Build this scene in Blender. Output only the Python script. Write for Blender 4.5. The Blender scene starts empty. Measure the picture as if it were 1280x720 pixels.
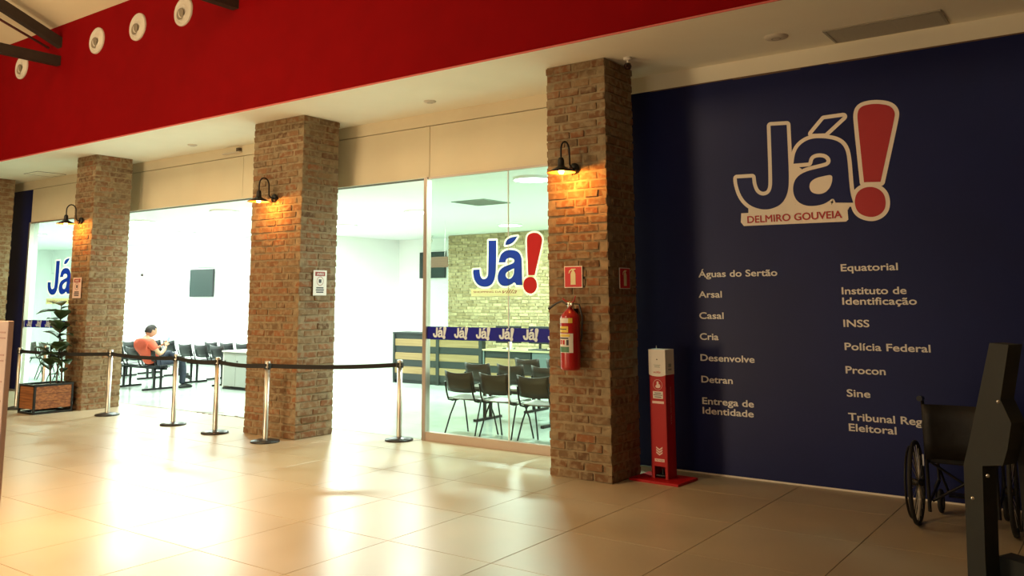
import bpy, bmesh, math, random
from mathutils import Vector, Matrix
random.seed(7)
scene = bpy.context.scene
COL = scene.collection

# ------------------------------------------------------------------ camera
def make_camera():
    f, cy, pit, yaw, rol = 1068.7, 225.7, 0.1379, 0.6232, -0.0043
    fw = Vector((-math.sin(yaw)*math.cos(pit), math.cos(yaw)*math.cos(pit), math.sin(pit)))
    r = Vector((math.cos(yaw), math.sin(yaw), 0)); u = r.cross(fw)
    r2 = r*math.cos(rol)+u*math.sin(rol); u2 = -r*math.sin(rol)+u*math.cos(rol)
    cd = bpy.data.cameras.new('camera'); co = bpy.data.objects.new('camera', cd); COL.objects.link(co)
    m = Matrix((r2, u2, -fw)).transposed().to_4x4(); m.translation = Vector((0, 0, 1.65)); co.matrix_world = m
    cd.sensor_width = 36; cd.lens = f*36/1280; cd.shift_y = -(360-cy)/1280; cd.clip_start = .05; cd.clip_end = 200
    scene.camera = co
make_camera()

# ------------------------------------------------------------------ world, exposure, large lights
scene.view_settings.view_transform = 'Standard'; scene.view_settings.look = 'None'
scene.view_settings.exposure = 0.0; scene.view_settings.gamma = 1
w = bpy.data.worlds.new('world'); scene.world = w; w.use_nodes = True
w.node_tree.nodes['Background'].inputs[0].default_value = (1, .8, .6, 1)
w.node_tree.nodes['Background'].inputs[1].default_value = 0.05

def area(name, loc, size, power, color, target, spread=math.pi, sy=None):
    l = bpy.data.lights.new(name, 'AREA'); l.energy = power; l.color = color; l.size = size; l.spread = spread
    if sy: l.shape = 'RECTANGLE'; l.size_y = sy
    o = bpy.data.objects.new(name, l); COL.objects.link(o); o.location = loc
    o.rotation_euler = (Vector(target)-Vector(loc)).to_track_quat('-Z', 'Y').to_euler(); return o
WARM = (1.0, .74, .42)
area('hall_lamp', (-7.5, 1.0, 5.6), 1.6, 165, WARM, (-9.5, 6, 0))
area('hall_lamp', (-13.5, 1.5, 5.6), 1.6, 170, WARM, (-14, 7, 1.5))
area('hall_lamp', (-1.0, 0.0, 5.6), 1.6, 14, (1, .86, .70), (-2, 6, .5))
area('hall_lamp', (-6.2, 2.6, 4.6), 1.2, 160, (1, .60, .28), (-6.6, 3.0, 0), math.radians(105))
area('soffit_fill', (-8.8, -1.2, .9), 1.8, 290, WARM, (-11.5, 7, 4.6))  # this and the next: fill lights added out of view to brighten the soffit
area('soffit_fill', (-4.0, -2.5, .9), 2.0, 36, (1, .86, .68), (-5, 7, 4.6))
COOL = (.84, 1.0, .89)

# ------------------------------------------------------------------ materials
MATS = {}
def mat(name, col, rough=.6, metal=0, noise=0, scale=8, emis=None, estr=0, rnd=None, bump=0, coat=0, spec=.5):
    if name in MATS: return MATS[name]
    m = bpy.data.materials.new(name); m.use_nodes = True; nt = m.node_tree; b = nt.nodes['Principled BSDF']
    b.inputs['Base Color'].default_value = (*col, 1); b.inputs['Roughness'].default_value = rough
    b.inputs['Metallic'].default_value = metal; b.inputs['Coat Weight'].default_value = coat
    b.inputs['Specular IOR Level'].default_value = spec
    tc = nt.nodes.new('ShaderNodeTexCoord')
    if noise:
        n = nt.nodes.new('ShaderNodeTexNoise'); n.inputs['Scale'].default_value = scale; n.inputs['Detail'].default_value = 5
        nt.links.new(tc.outputs['Object'], n.inputs['Vector'])
        r = nt.nodes.new('ShaderNodeMapRange'); r.inputs[1].default_value = .3; r.inputs[2].default_value = .7
        r.inputs[3].default_value = 1-noise; r.inputs[4].default_value = 1+noise
        nt.links.new(n.outputs[0], r.inputs[0])
        mx = nt.nodes.new('ShaderNodeVectorMath'); mx.operation = 'SCALE'; mx.inputs[0].default_value = col
        nt.links.new(r.outputs[0], mx.inputs['Scale']); nt.links.new(mx.outputs[0], b.inputs['Base Color'])
        if bump:
            bp = nt.nodes.new('ShaderNodeBump'); bp.inputs['Strength'].default_value = bump; bp.inputs['Distance'].default_value = .01
            nt.links.new(n.outputs[0], bp.inputs['Height']); nt.links.new(bp.outputs[0], b.inputs['Normal'])
    if emis: b.inputs['Emission Color'].default_value = (*emis, 1); b.inputs['Emission Strength'].default_value = estr
    MATS[name] = m; return m
def vinyl(name, col, tr=.5):
    m = bpy.data.materials.new(name); m.use_nodes = True; nt = m.node_tree; b = nt.nodes['Principled BSDF']; b.inputs['Base Color'].default_value = (*col, 1); b.inputs['Roughness'].default_value = .5
    t = nt.nodes.new('ShaderNodeBsdfTranslucent'); t.inputs[0].default_value = (*col, 1); mx = nt.nodes.new('ShaderNodeMixShader'); mx.inputs[0].default_value = tr
    nt.links.new(b.outputs[0], mx.inputs[1]); nt.links.new(t.outputs[0], mx.inputs[2]); nt.links.new(mx.outputs[0], nt.nodes['Material Output'].inputs[0]); return m
def brick_mat(name, cols, mort, blotch=.55):
    m = bpy.data.materials.new(name); m.use_nodes = True; nt = m.node_tree; b = nt.nodes['Principled BSDF']
    oi = nt.nodes.new('ShaderNodeObjectInfo'); cr = nt.nodes.new('ShaderNodeValToRGB'); e = cr.color_ramp.elements
    e[0].color = (*cols[0], 1); e[1].color = (*cols[-1], 1)
    for i, c in enumerate(cols[1:-1]):
        k = e.new((i+1)/(len(cols)-1)); k.color = (*c, 1)
    nt.links.new(oi.outputs['Random'], cr.inputs[0])
    tc = nt.nodes.new('ShaderNodeNewGeometry'); n = nt.nodes.new('ShaderNodeTexNoise'); n.inputs['Scale'].default_value = 17; n.inputs['Detail'].default_value = 6
    nt.links.new(tc.outputs['Position'], n.inputs['Vector'])
    r = nt.nodes.new('ShaderNodeMapRange'); r.inputs[1].default_value = .45; r.inputs[2].default_value = .62; r.inputs[4].default_value = blotch
    nt.links.new(n.outputs[0], r.inputs[0])
    mx = nt.nodes.new('ShaderNodeMix'); mx.data_type = 'RGBA'; mx.inputs[7].default_value = (*mort, 1)
    nt.links.new(r.outputs[0], mx.inputs[0]); nt.links.new(cr.outputs[0], mx.inputs[6]); nt.links.new(mx.outputs[2], b.inputs['Base Color'])
    bp = nt.nodes.new('ShaderNodeBump'); bp.inputs['Strength'].default_value = .5; bp.inputs['Distance'].default_value = .01
    nt.links.new(n.outputs[0], bp.inputs['Height']); nt.links.new(bp.outputs[0], b.inputs['Normal'])
    b.inputs['Roughness'].default_value = .92; b.inputs['Specular IOR Level'].default_value = .2
    return m
def glass_mat(name, tint, gloss=.10):
    m = bpy.data.materials.new(name); m.use_nodes = True; nt = m.node_tree; nt.nodes.remove(nt.nodes['Principled BSDF'])
    out = nt.nodes['Material Output']; t = nt.nodes.new('ShaderNodeBsdfTransparent'); t.inputs[0].default_value = (*tint, 1)
    g = nt.nodes.new('ShaderNodeBsdfGlossy'); g.inputs['Roughness'].default_value = .02
    fr = nt.nodes.new('ShaderNodeFresnel'); fr.inputs[0].default_value = 1.35
    ge = nt.nodes.new('ShaderNodeNewGeometry'); iv = nt.nodes.new('ShaderNodeMath'); iv.operation = 'SUBTRACT'; iv.inputs[0].default_value = 1
    ml = nt.nodes.new('ShaderNodeMath'); ml.operation = 'MULTIPLY'; nt.links.new(ge.outputs['Backfacing'], iv.inputs[1])
    nt.links.new(fr.outputs[0], ml.inputs[0]); nt.links.new(iv.outputs[0], ml.inputs[1])
    mx = nt.nodes.new('ShaderNodeMixShader'); nt.links.new(ml.outputs[0], mx.inputs[0])
    nt.links.new(t.outputs[0], mx.inputs[1]); nt.links.new(g.outputs[0], mx.inputs[2]); nt.links.new(mx.outputs[0], out.inputs[0])
    return m
def tile_mat(name, col, r0, r1, var=.05):
    m = bpy.data.materials.new(name); m.use_nodes = True; nt = m.node_tree; b = nt.nodes['Principled BSDF']
    g = nt.nodes.new('ShaderNodeNewGeometry'); n = nt.nodes.new('ShaderNodeTexNoise'); n.inputs['Scale'].default_value = 1.3; n.inputs['Detail'].default_value = 6
    nt.links.new(g.outputs['Position'], n.inputs['Vector'])
    r = nt.nodes.new('ShaderNodeMapRange'); r.inputs[1].default_value = .3; r.inputs[2].default_value = .7; r.inputs[3].default_value = r0; r.inputs[4].default_value = r1
    nt.links.new(n.outputs[0], r.inputs[0]); nt.links.new(r.outputs[0], b.inputs['Roughness'])
    oi = nt.nodes.new('ShaderNodeObjectInfo')
    a = nt.nodes.new('ShaderNodeMapRange'); a.inputs[3].default_value = 1-var; a.inputs[4].default_value = 1+var; nt.links.new(oi.outputs['Random'], a.inputs[0])
    c = nt.nodes.new('ShaderNodeMapRange'); c.inputs[1].default_value = .3; c.inputs[2].default_value = .7; c.inputs[3].default_value = .92; c.inputs[4].default_value = 1.08; nt.links.new(n.outputs[0], c.inputs[0])
    mu = nt.nodes.new('ShaderNodeMath'); mu.operation = 'MULTIPLY'; nt.links.new(a.outputs[0], mu.inputs[0]); nt.links.new(c.outputs[0], mu.inputs[1])
    s = nt.nodes.new('ShaderNodeVectorMath'); s.operation = 'SCALE'; s.inputs[0].default_value = col
    nt.links.new(mu.outputs[0], s.inputs['Scale']); nt.links.new(s.outputs[0], b.inputs['Base Color'])
    b.inputs['Specular IOR Level'].default_value = .38
    return m
def wood_mat(name, c0, c1, rough=.45, axis=0):
    m = bpy.data.materials.new(name); m.use_nodes = True; nt = m.node_tree; b = nt.nodes['Principled BSDF']
    tc = nt.nodes.new('ShaderNodeNewGeometry'); mp = nt.nodes.new('ShaderNodeMapping'); s = [14, 14, 30]; s[axis] = 1.2; mp.inputs['Scale'].default_value = s
    n = nt.nodes.new('ShaderNodeTexNoise'); n.inputs['Scale'].default_value = 1.6; n.inputs['Detail'].default_value = 6
    nt.links.new(tc.outputs['Position'], mp.inputs[0]); nt.links.new(mp.outputs[0], n.inputs['Vector'])
    cr = nt.nodes.new('ShaderNodeValToRGB'); cr.color_ramp.elements[0].color = (*c0, 1); cr.color_ramp.elements[1].color = (*c1, 1)
    cr.color_ramp.elements[0].position = .35; cr.color_ramp.elements[1].position = .65
    nt.links.new(n.outputs[0], cr.inputs[0]); nt.links.new(cr.outputs[0], b.inputs['Base Color']); b.inputs['Roughness'].default_value = rough
    return m

M = dict(
 beige=mat('beige_paint', (.72, .64, .48), .8, noise=.03, scale=2),
 soffit=mat('soffit_paint', (.86, .82, .70), .85, noise=.02, scale=2),
 red_wall=mat('red_paint', (.21, .0015, .003), .8, noise=.06, scale=3, spec=.05),
 red_edge_lit=mat('red_edge_lit', (.6, .12, .1), .7),  # salmon tone stands in for light caught on the wall's edge
 roof=mat('roof_cream', (.72, .62, .44), .8, noise=.04, scale=1),
 blue_wall=mat('navy_vinyl', (.006, .011, .085), .42, noise=.15, scale=.8, spec=.25),
 white=mat('white_paint', (.88, .90, .88), .8, noise=.01, scale=2),
 mini=mat('mini_logo_white', (.74, .86, .98), .5), joint=mat('joint_dark', (.10, .075, .05), .9),
 line=mat('line_brown', (.16, .10, .06), .8),
 grout=mat('grout', (.24, .19, .125), .9),
 mortar=mat('mortar', (.27, .205, .125), .95, noise=.25, scale=14, bump=.5, spec=.2),
 brick=brick_mat('old_brick', [(.12, .068, .036), (.20, .098, .047), (.22, .125, .062), (.16, .078, .038), (.25, .105, .048), (.21, .14, .075), (.145, .09, .05), (.24, .15, .078)], (.28, .21, .13), .85),
 khaki_brick=brick_mat('khaki_brick', [(.50, .42, .24), (.58, .50, .30), (.46, .38, .22)], (.62, .56, .38), .5),
 khaki_mortar=mat('khaki_mortar', (.47, .40, .25), .9, noise=.15, scale=6),
 alu=mat('aluminium', (.55, .47, .42), .35, .8),
 alu_rail=mat('rail_taupe', (.50, .40, .34), .45, .3),
 steel=mat('brushed_steel', (.66, .64, .60), .38, 1),
 black_metal=mat('black_metal', (.018, .017, .017), .4, .5),
 black_plastic=mat('black_plastic', (.022, .023, .025), .35),
 belt=mat('belt_fabric', (.012, .011, .011), .8),
 brown_plastic=mat('brown_plastic', (.032, .019, .012), .45),
 seat_grey=mat('seat_grey_brown', (.13, .115, .10), .3),
 beam=mat('beam_dark', (.03, .018, .012), .7, noise=.2),
 rod=mat('rod_brown', (.09, .015, .012), .7),
 vent=mat('vent_cream', (.62, .56, .48), .6),
 vent_in=mat('vent_inner', (.22, .18, .13), .7),
 cream=mat('cream_vinyl', (.86, .78, .68), .55),
 text=mat('text_cream', (.80, .77, .74), .55),
 navy=mat('navy_print', (.008, .014, .10), .42, spec=.25),
 logo_red=mat('logo_red', (.42, .01, .015), .45),
 logo_blue=vinyl('logo_blue', (.012, .11, .50)),
 g_cream=vinyl('sticker_cream', (.82, .80, .58)),
 g_red=vinyl('sticker_red', (.62, .02, .03)),
 g_dkred=mat('sticker_dark_red', (.30, .03, .02), .5),
 band=vinyl('band_blue', (.012, .02, .32)),
 red_gloss=mat('red_gloss', (.38, .006, .008), .3, coat=.25),
 red_panel=mat('red_panel', (.42, .006, .008), .5, spec=.3),
 red_sign=mat('red_sign', (.55, .01, .012), .5),
 paper=mat('paper_white', (.78, .74, .68), .7),
 photolum=mat('photolum', (.75, .70, .42), .6),
 yellow=mat('yellow_label', (.75, .55, .08), .5),
 green=mat('green_label', (.08, .22, .12), .5),
 dark_ink=mat('dark_ink', (.05, .04, .05), .6),
 pink=mat('pink_board', (.78, .58, .52), .5),
 pink_ink=mat('pink_ink', (.62, .36, .32), .6),
 apparatus=mat('apparatus_grey', (.026, .030, .028), .6, noise=.1, scale=5),
 apparatus_dark=mat('apparatus_dark', (.012, .011, .009), .7),
 chrome=mat('chrome', (.8, .8, .8), .15, 1),
 tyre=mat('tyre', (.012, .012, .013), .7),
 leather=mat('leatherette', (.006, .005, .005), .55, noise=.3, scale=20, bump=.4),
 wood_dark=wood_mat('planter_wood', (.16, .045, .012), (.36, .13, .035), .55),
 wood_lt=wood_mat('counter_wood', (.23, .16, .065), (.31, .22, .10)),
 wood_sign=wood_mat('sign_wood', (.10, .045, .02), (.15, .075, .035)),
 c_dark=mat('counter_dark', (.018, .025, .023), .5),
 c_grey=mat('counter_grey', (.11, .15, .145), .5),
 desk_top=mat('desk_top', (.45, .40, .22), .4),
 desk_grey=mat('desk_grey', (.34, .37, .34), .5),
 desk_white=mat('desk_white', (.60, .61, .57), .5),
 tv=mat('screen_off', (.018, .034, .032), .4),
 led=mat('led_diffuser', (.9, .9, .9), .5, emis=(.9, 1, .93), estr=9),
 bulb=mat('warm_bulb', (1, .7, .4), .5, emis=(1, .55, .2), estr=28),
 shade_in=mat('shade_inner', (.35, .12, .04), .5),
 skin=mat('skin', (.50, .27, .16), .5), shirt=mat('coral_shirt', (.66, .10, .05), .8, noise=.08, scale=9),
 jeans=mat('dark_jeans', (.020, .026, .042), .85, noise=.2, scale=20), hair=mat('dark_hair', (.018, .012, .010), .7),
 shoe=mat('black_shoe', (.012, .012, .012), .4), phone_blue=mat('phone_glow', (.1, .2, .3), .3, emis=(.45, .7, .9), estr=.8),
 leaf=mat('leaf_green', (.028, .055, .018), .4, noise=.3, scale=12), stem=mat('stem_brown', (.07, .045, .025), .8), soil=mat('soil', (.03, .02, .012), 1),
 lens=mat('lens_dark', (.03, .012, .012), .15), grille=mat('grille_grey', (.36, .33, .27), .6), grille_int=mat('grille_green_grey', (.30, .36, .32), .6),
 glass=glass_mat('shop_glass', (.90, .975, .93)),
 hall_tile=tile_mat('hall_tile', (.42, .345, .235), .30, .36, .02),
 shop_tile=tile_mat('shop_tile', (.47, .55, .49), .15, .2, .02),
)

# ------------------------------------------------------------------ mesh helpers
class MB:
    def __init__(s): s.v = []; s.f = []; s.smooth = []
    def add(s, vs, fs, sm=False):
        o = len(s.v); s.v += [tuple(x) for x in vs]; s.f += [tuple(i+o for i in f) for f in fs]; s.smooth += [sm]*len(fs); return s
    def box(s, x0, x1, y0, y1, z0, z1):
        return s.add([(x0,y0,z0),(x1,y0,z0),(x1,y1,z0),(x0,y1,z0),(x0,y0,z1),(x1,y0,z1),(x1,y1,z1),(x0,y1,z1)],
                     [(0,3,2,1),(4,5,6,7),(0,1,5,4),(1,2,6,5),(2,3,7,6),(3,0,4,7)])
    def rbox(s, x0, x1, y0, y1, z0, z1, b=.01):     # bevelled box
        bm = bmesh.new(); bmesh.ops.create_cube(bm, size=1)
        for v in bm.verts: v.co = Vector(((x0+x1)/2+v.co.x*(x1-x0), (y0+y1)/2+v.co.y*(y1-y0), (z0+z1)/2+v.co.z*(z1-z0)))
        bmesh.ops.bevel(bm, geom=bm.edges[:], offset=b, segments=2, affect='EDGES', profile=.6)
        bm.verts.index_update()
        s.add([v.co[:] for v in bm.verts], [[v.index for v in f.verts] for f in bm.faces]); bm.free(); return s
    def tube(s, pts, r, n=10, cap=True):
        pts = [Vector(p) for p in pts]; rs = r if isinstance(r, (list, tuple)) else [r]*len(pts)
        vs = []; up = None
        for i, p in enumerate(pts):
            d = (pts[min(i+1, len(pts)-1)]-pts[max(i-1, 0)]).normalized()
            if up is None: up = d.orthogonal().normalized()
            a = (up-d*up.dot(d)); a = a.normalized() if a.length > 1e-6 else d.orthogonal().normalized()
            up = a; b = d.cross(a)
            vs += [p+(a*math.cos(t*2*math.pi/n)+b*math.sin(t*2*math.pi/n))*rs[i] for t in range(n)]
        fs = [(i*n+j, i*n+(j+1) % n, (i+1)*n+(j+1) % n, (i+1)*n+j) for i in range(len(pts)-1) for j in range(n)]
        s.add(vs, fs, True)
        if cap: s.add(vs[:n], [tuple(range(n))[::-1]]); s.add(vs[-n:], [tuple(range(n))])
        return s
    def lathe(s, prof, c=(0,0,0), n=24, axis='Z'):
        vs = []
        for r, z in prof:
            for t in range(n):
                a = t*2*math.pi/n; q = (r*math.cos(a), r*math.sin(a), z)
                if axis == 'Y': q = (q[0], q[2], q[1])
                if axis == 'X': q = (q[2], q[0], q[1])
                vs.append((q[0]+c[0], q[1]+c[1], q[2]+c[2]))
        return s.add(vs, [(i*n+j, i*n+(j+1) % n, (i+1)*n+(j+1) % n, (i+1)*n+j) for i in range(len(prof)-1) for j in range(n)], True)
    def prism_y(s, poly, y0, y1):      # polygon in x,z extruded in y
        n = len(poly); vs = [(x, y0, z) for x, z in poly]+[(x, y1, z) for x, z in poly]
        return s.add(vs, [tuple(range(n)), tuple(range(2*n-1, n-1, -1))]+[(i, i+n, (i+1) % n+n, (i+1) % n) for i in range(n)])
    def build(s, name, m, parent=None, loc=None, rz=0, fix=False):
        me = bpy.data.meshes.new(name); me.from_pydata(s.v, [], s.f)
        me.polygons.foreach_set('use_smooth', s.smooth)
        bm = bmesh.new(); bm.from_mesh(me); bmesh.ops.recalc_face_normals(bm, faces=bm.faces[:]); bm.to_mesh(me); bm.free()
        me.materials.append(m); o = bpy.data.objects.new(name, me); COL.objects.link(o)
        if parent: o.parent = parent
        if loc: o.location = loc
        if rz: o.rotation_euler[2] = rz
        return o
def tag(o, label, cat, group=None):
    o['label'] = label; o['category'] = cat
    if group: o['group'] = group
    return o
def thing(name, label, cat, loc=(0,0,0), rz=0, group=None):
    o = bpy.data.objects.new(name, None); COL.objects.link(o); o.location = loc; o.rotation_euler = (0,0,rz); o.empty_display_size = .1
    return tag(o, label, cat, group)
def struct(o): o['kind'] = 'structure'; return o
def copy_tree(o, parent=None):
    c = o.copy(); COL.objects.link(c); c.parent = parent
    for ch in list(o.children): copy_tree(ch, c)
    return c
def bx(name, m, parent, *a): return MB().box(*a).build(name, m, parent)

def smooth_loop(pts, it=3):
    P = [((p[0], p[1]), len(p) > 2) for p in pts]
    for _ in range(it):
        Q = []
        for i, (p, sh) in enumerate(P):
            if sh: Q.append((p, True)); continue
            a = P[i-1][0]; b = P[(i+1) % len(P)][0]
            Q.append(((p[0]*.75+a[0]*.25, p[1]*.75+a[1]*.25), False)); Q.append(((p[0]*.75+b[0]*.25, p[1]*.75+b[1]*.25), False))
        P = Q
    return [p for p, _ in P]
def flat(name, loops, m, parent, loc, th=.001, sc=1.0):
    """2D filled curve (with holes) in x,z, thickness th, converted to mesh; stands facing -Y"""
    cu = bpy.data.curves.new(name, 'CURVE'); cu.dimensions = '2D'; cu.fill_mode = 'BOTH'; cu.extrude = th/2
    for lp in loops:
        sp = cu.splines.new('POLY'); sp.points.add(len(lp)-1); sp.use_cyclic_u = True
        for i, (x, z) in enumerate(lp): sp.points[i].co = (x*sc, z*sc, 0, 1)
    return curve_mesh(name, cu, m, parent, loc)
def curve_mesh(name, cu, m, parent, loc, rot=(math.pi/2, 0, 0)):
    t = bpy.data.objects.new('tmp', cu); COL.objects.link(t)
    dg = bpy.context.evaluated_depsgraph_get(); me = bpy.data.meshes.new_from_object(t.evaluated_get(dg))
    bpy.data.objects.remove(t); bpy.data.curves.remove(cu)
    from mathutils import Euler
    me.transform(Euler(rot).to_matrix().to_4x4())
    me.materials.clear(); me.materials.append(m); o = bpy.data.objects.new(name, me); COL.objects.link(o)
    o.parent = parent; o.location = loc; return o
def text(name, s, m, parent, loc, width=None, cap=None, bold=.012, rot=(math.pi/2, 0, 0), th=.001, shear=0, align='LEFT'):
    cu = bpy.data.curves.new(name, 'FONT'); cu.body = s; cu.size = 1; cu.offset = 0; cu.extrude = .0; cu.shear = shear; cu.resolution_u = 4
    t = bpy.data.objects.new('tmp', cu); COL.objects.link(t)
    dg = bpy.context.evaluated_depsgraph_get(); me = bpy.data.meshes.new_from_object(t.evaluated_get(dg))
    bpy.data.objects.remove(t); bpy.data.curves.remove(cu)
    xs = [v.co.x for v in me.vertices]; x0, x1 = min(xs), max(xs)
    H = .729; sy = (cap/H) if cap else width/(x1-x0); sx = width/(x1-x0) if width else sy
    off = {'LEFT': x0, 'CENTER': (x0+x1)/2}[align]
    me.transform(Matrix.Translation((-off, 0, 0))); me.transform(Matrix.Diagonal((sx, sy, 1, 1)))
    if bold and sy > .03:           # heavier weight: shifted layers a tenth of a millimetre apart
        bm = bmesh.new(); d = bold*sy*1.15
        for k_, (ox_, oy_) in enumerate(((0, 0), (d, 0), (-d, 0), (0, d*.8), (0, -d*.8), (d*.7, d*.6), (-d*.7, d*.6), (d*.7, -d*.6), (-d*.7, -d*.6))):
            m2 = me.copy(); m2.transform(Matrix.Translation((ox_, oy_, k_*.00012))); bm.from_mesh(m2); bpy.data.meshes.remove(m2)
        bm.to_mesh(me); bm.free()
    from mathutils import Euler
    me.transform(Euler(rot).to_matrix().to_4x4())
    me.materials.clear(); me.materials.append(m); o = bpy.data.objects.new(name, me); COL.objects.link(o)
    o.parent = parent; o.location = loc; return o
def stroke_mb(mb, loop, r, y, inward=False):
    n = len(loop)
    P = [Vector(p) for p in loop]; P = [p for i, p in enumerate(P) if (p-P[i-1]).length > 1e-6]; n = len(P)
    area2 = sum(P[i-1].x*P[i].y-P[i].x*P[i-1].y for i in range(n)); sg = 1 if area2 < 0 else -1
    if inward: sg = -sg
    vs = []; fs = []
    for i in range(n):
        d0 = (P[i]-P[i-1]).normalized(); d1 = (P[(i+1) % n]-P[i]).normalized()
        n0 = Vector((-d0.y, d0.x))*sg; n1 = Vector((-d1.y, d1.x))*sg; c = max(-1, min(1, n0.dot(n1)))
        turn = (d0.x*d1.y-d0.y*d1.x)*sg
        if turn < -.2 and c < .95:      # convex corner: rounded fan
            ang = math.acos(c); a0 = math.atan2(n0.y, n0.x); k = 5; s_ = -sg*1.0
            seq = [Vector((math.cos(a0+(-sg)*ang*j/k), math.sin(a0+(-sg)*ang*j/k))) for j in range(k+1)]
            if (seq[-1]-n1).length > .1: seq = [Vector((math.cos(a0+sg*ang*j/k), math.sin(a0+sg*ang*j/k))) for j in range(k+1)]
        else:
            m = (n0+n1).normalized(); seq = [m*min(1/max(m.dot(n1), .5), 1.5)]
        for m in seq: vs.append((P[i], P[i]+m*r))
    N = len(vs); W_ = []
    for a, b in vs: W_ += [(a.x, y, a.y), (b.x, y, b.y)]
    fs = [(2*i, 2*((i+1) % N), 2*((i+1) % N)+1, 2*i+1) for i in range(N)]
    mb.add(W_, fs)

# ------------------------------------------------------------------ setting
H = 3.95; YB = 7.9
# floors
fl = struct(MB().box(-27, 5, -8, YB, -.12, -.008).build('floor', M['grout'])); 
TS = .896; g = .0018
tile_me = {}
def tile(x0, x1, y0, y1):
    k = (round(x1-x0, 3), round(y1-y0, 3))
    if k not in tile_me:
        o = MB(); hx, hy = (x1-x0)/2-g, (y1-y0)/2-g; b = .002
        o.add([(-hx,-hy,-.01),(hx,-hy,-.01),(hx,hy,-.01),(-hx,hy,-.01),(-hx,-hy,-b),(hx,-hy,-b),(hx,hy,-b),(-hx,hy,-b),(-hx+b,-hy+b,0),(hx-b,-hy+b,0),(hx-b,hy-b,0),(-hx+b,hy-b,0)],
              [(0,3,2,1),(0,1,5,4),(1,2,6,5),(2,3,7,6),(3,0,4,7),(4,5,9,8),(5,6,10,9),(6,7,11,10),(7,4,8,11),(8,9,10,11)])
        t = o.build('floor_tile', M['hall_tile'], fl); tile_me[k] = t
    else:
        t = tile_me[k].copy(); COL.objects.link(t)
    t.location = ((x0+x1)/2, (y0+y1)/2, 0)
cnt = 0; rest = MB()
for i in range(-26, 11):
    for j in range(-14, 4):
        x0 = -4.3254+i*TS; y0 = 4.5265+j*TS; x1 = x0+TS; y1 = min(y0+TS, YB)
        if y1-y0 < .05 or x0 < -27.5: continue
        inview = (y0 > 1.2 and x0 > -19 and x1 < 1.6 and x1 > -2.3*y1-.5)
        if inview and cnt < 298: tile(x0, x1, y0, y1); cnt += 1
        else: rest.box(x0+g, x1-g, y0+g, y1-g, -.01, 0)
o = rest.build('floor_tiles', M['hall_tile'], fl); o['kind'] = 'stuff'
sf = struct(MB().box(-27, -3.3, YB, 17.2, -.12, -.002).build('floor', M['shop_tile']))
mb = MB()
for i in range(-26, 2):
    for j in range(0, 11):
        x0 = -4.3254+i*TS; y0 = YB+.01+j*TS
        if x0+TS > -3.4: continue
        mb.box(x0+.001, x0+TS-.001, y0+.001, y0+TS-.001, -.01, 0)
o = mb.build('floor_tiles', M['shop_tile'], sf); o['kind'] = 'stuff'

# ceilings
struct(MB().box(-27, 5, 6.432, 8.05, H, H+.1).build('ceiling', M['soffit']))
struct(MB().box(-27, -3.3, 8.05, 17.2, 3.2, 3.3).build('ceiling', M['white']))
roof = MB(); 
roof.add([(-27,6.43,5.96),(5,6.43,5.96),(5,-.8,8.9),(-27,-.8,8.9),(-27,6.5,6.1),(5,6.5,6.1),(5,-.8,9.05),(-27,-.8,9.05)],[(0,1,2,3),(7,6,5,4),(0,4,5,1),(1,5,6,2),(2,6,7,3),(3,7,4,0)])
roof.add([(-27,-8,5.96),(5,-8,5.96),(5,-.8,8.9),(-27,-.8,8.9),(-27,-8,6.1),(5,-8,6.1),(5,-.8,9.05),(-27,-.8,9.05)],[(0,1,2,3),(7,6,5,4),(0,4,5,1),(1,5,6,2),(2,6,7,3),(3,7,4,0)])
struct(roof.build('ceiling', M['roof']))
# red wall above the soffit, thin strip coloured paler for light catching its lower edge
struct(MB().box(-27, 5, 6.43, 6.6, H+.004, 6.1).build('wall_front_upper', M['red_wall']))
struct(MB().box(-27, 5, 6.415, 6.4245, H-.004, H+.012).build('trim_1', M['red_edge_lit']))
struct(MB().box(5, 5.2, -8, 8.1, -.1, 9).build('wall_right', M['beige']))
struct(MB().box(-27, 5, -8.2, -8, -.1, 6.1).build('wall_back', M['beige']))
struct(MB().box(-27.2, -27, -8, 17.2, -.1, 9).build('wall_left', M['white']))
# header over the shop front: lower boards with vertical joints and an upper band
hd = struct(MB().box(-17.04, -4.25, YB+.02, 8.05, 3.144, H).build('wall_header', M['joint']))
for a, b in ((-17.04, -13.35), (-13.35, -10.6), (-10.6, -6.925), (-6.925, -4.25)):
    bx('header_board', M['beige'], hd, a+.004, b-.004, YB-.01, YB+.03, 3.144, 3.785)
bx('header_band', M['beige'], hd, -17.04, -4.25, YB-.01, YB+.03, 3.795, H)
struct(MB().box(-4.25, 5, YB-.01, 8.05, 3.787, H).build('wall_band_right', M['soffit']))
struct(MB().box(-27, -17.04, YB-.01, 8.05, 3.787, H).build('wall_band_left', M['beige']))
# navy vinyl walls
bw = struct(MB().box(-4.25, 5, YB, 8.05, .012, 3.787).build('wall_blue_right', M['blue_wall']))
struct(MB().box(-27, -17.04, YB, 7.915, .012, 3.8).build('wall_blue_left', M['blue_wall'])); struct(MB().box(-27, -17.045, 7.916, 8.05, 0, 3.8).build('wall_left_partition', M['white']))
struct(MB().box(-3.9, 5, YB-.006, YB+.01, 0, .014).build('baseboard_right', M['cream']))
tr = MB(); px = -3.9; random.seed(3)
while px < 4.9:
    nx = px+random.uniform(.25, .9); dz = random.uniform(-.006, .008)
    tr.box(px, min(nx, 5), YB-.004, YB, 3.775+dz, 3.79); px = nx
struct(tr.build('trim_2', M['line']))
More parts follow.
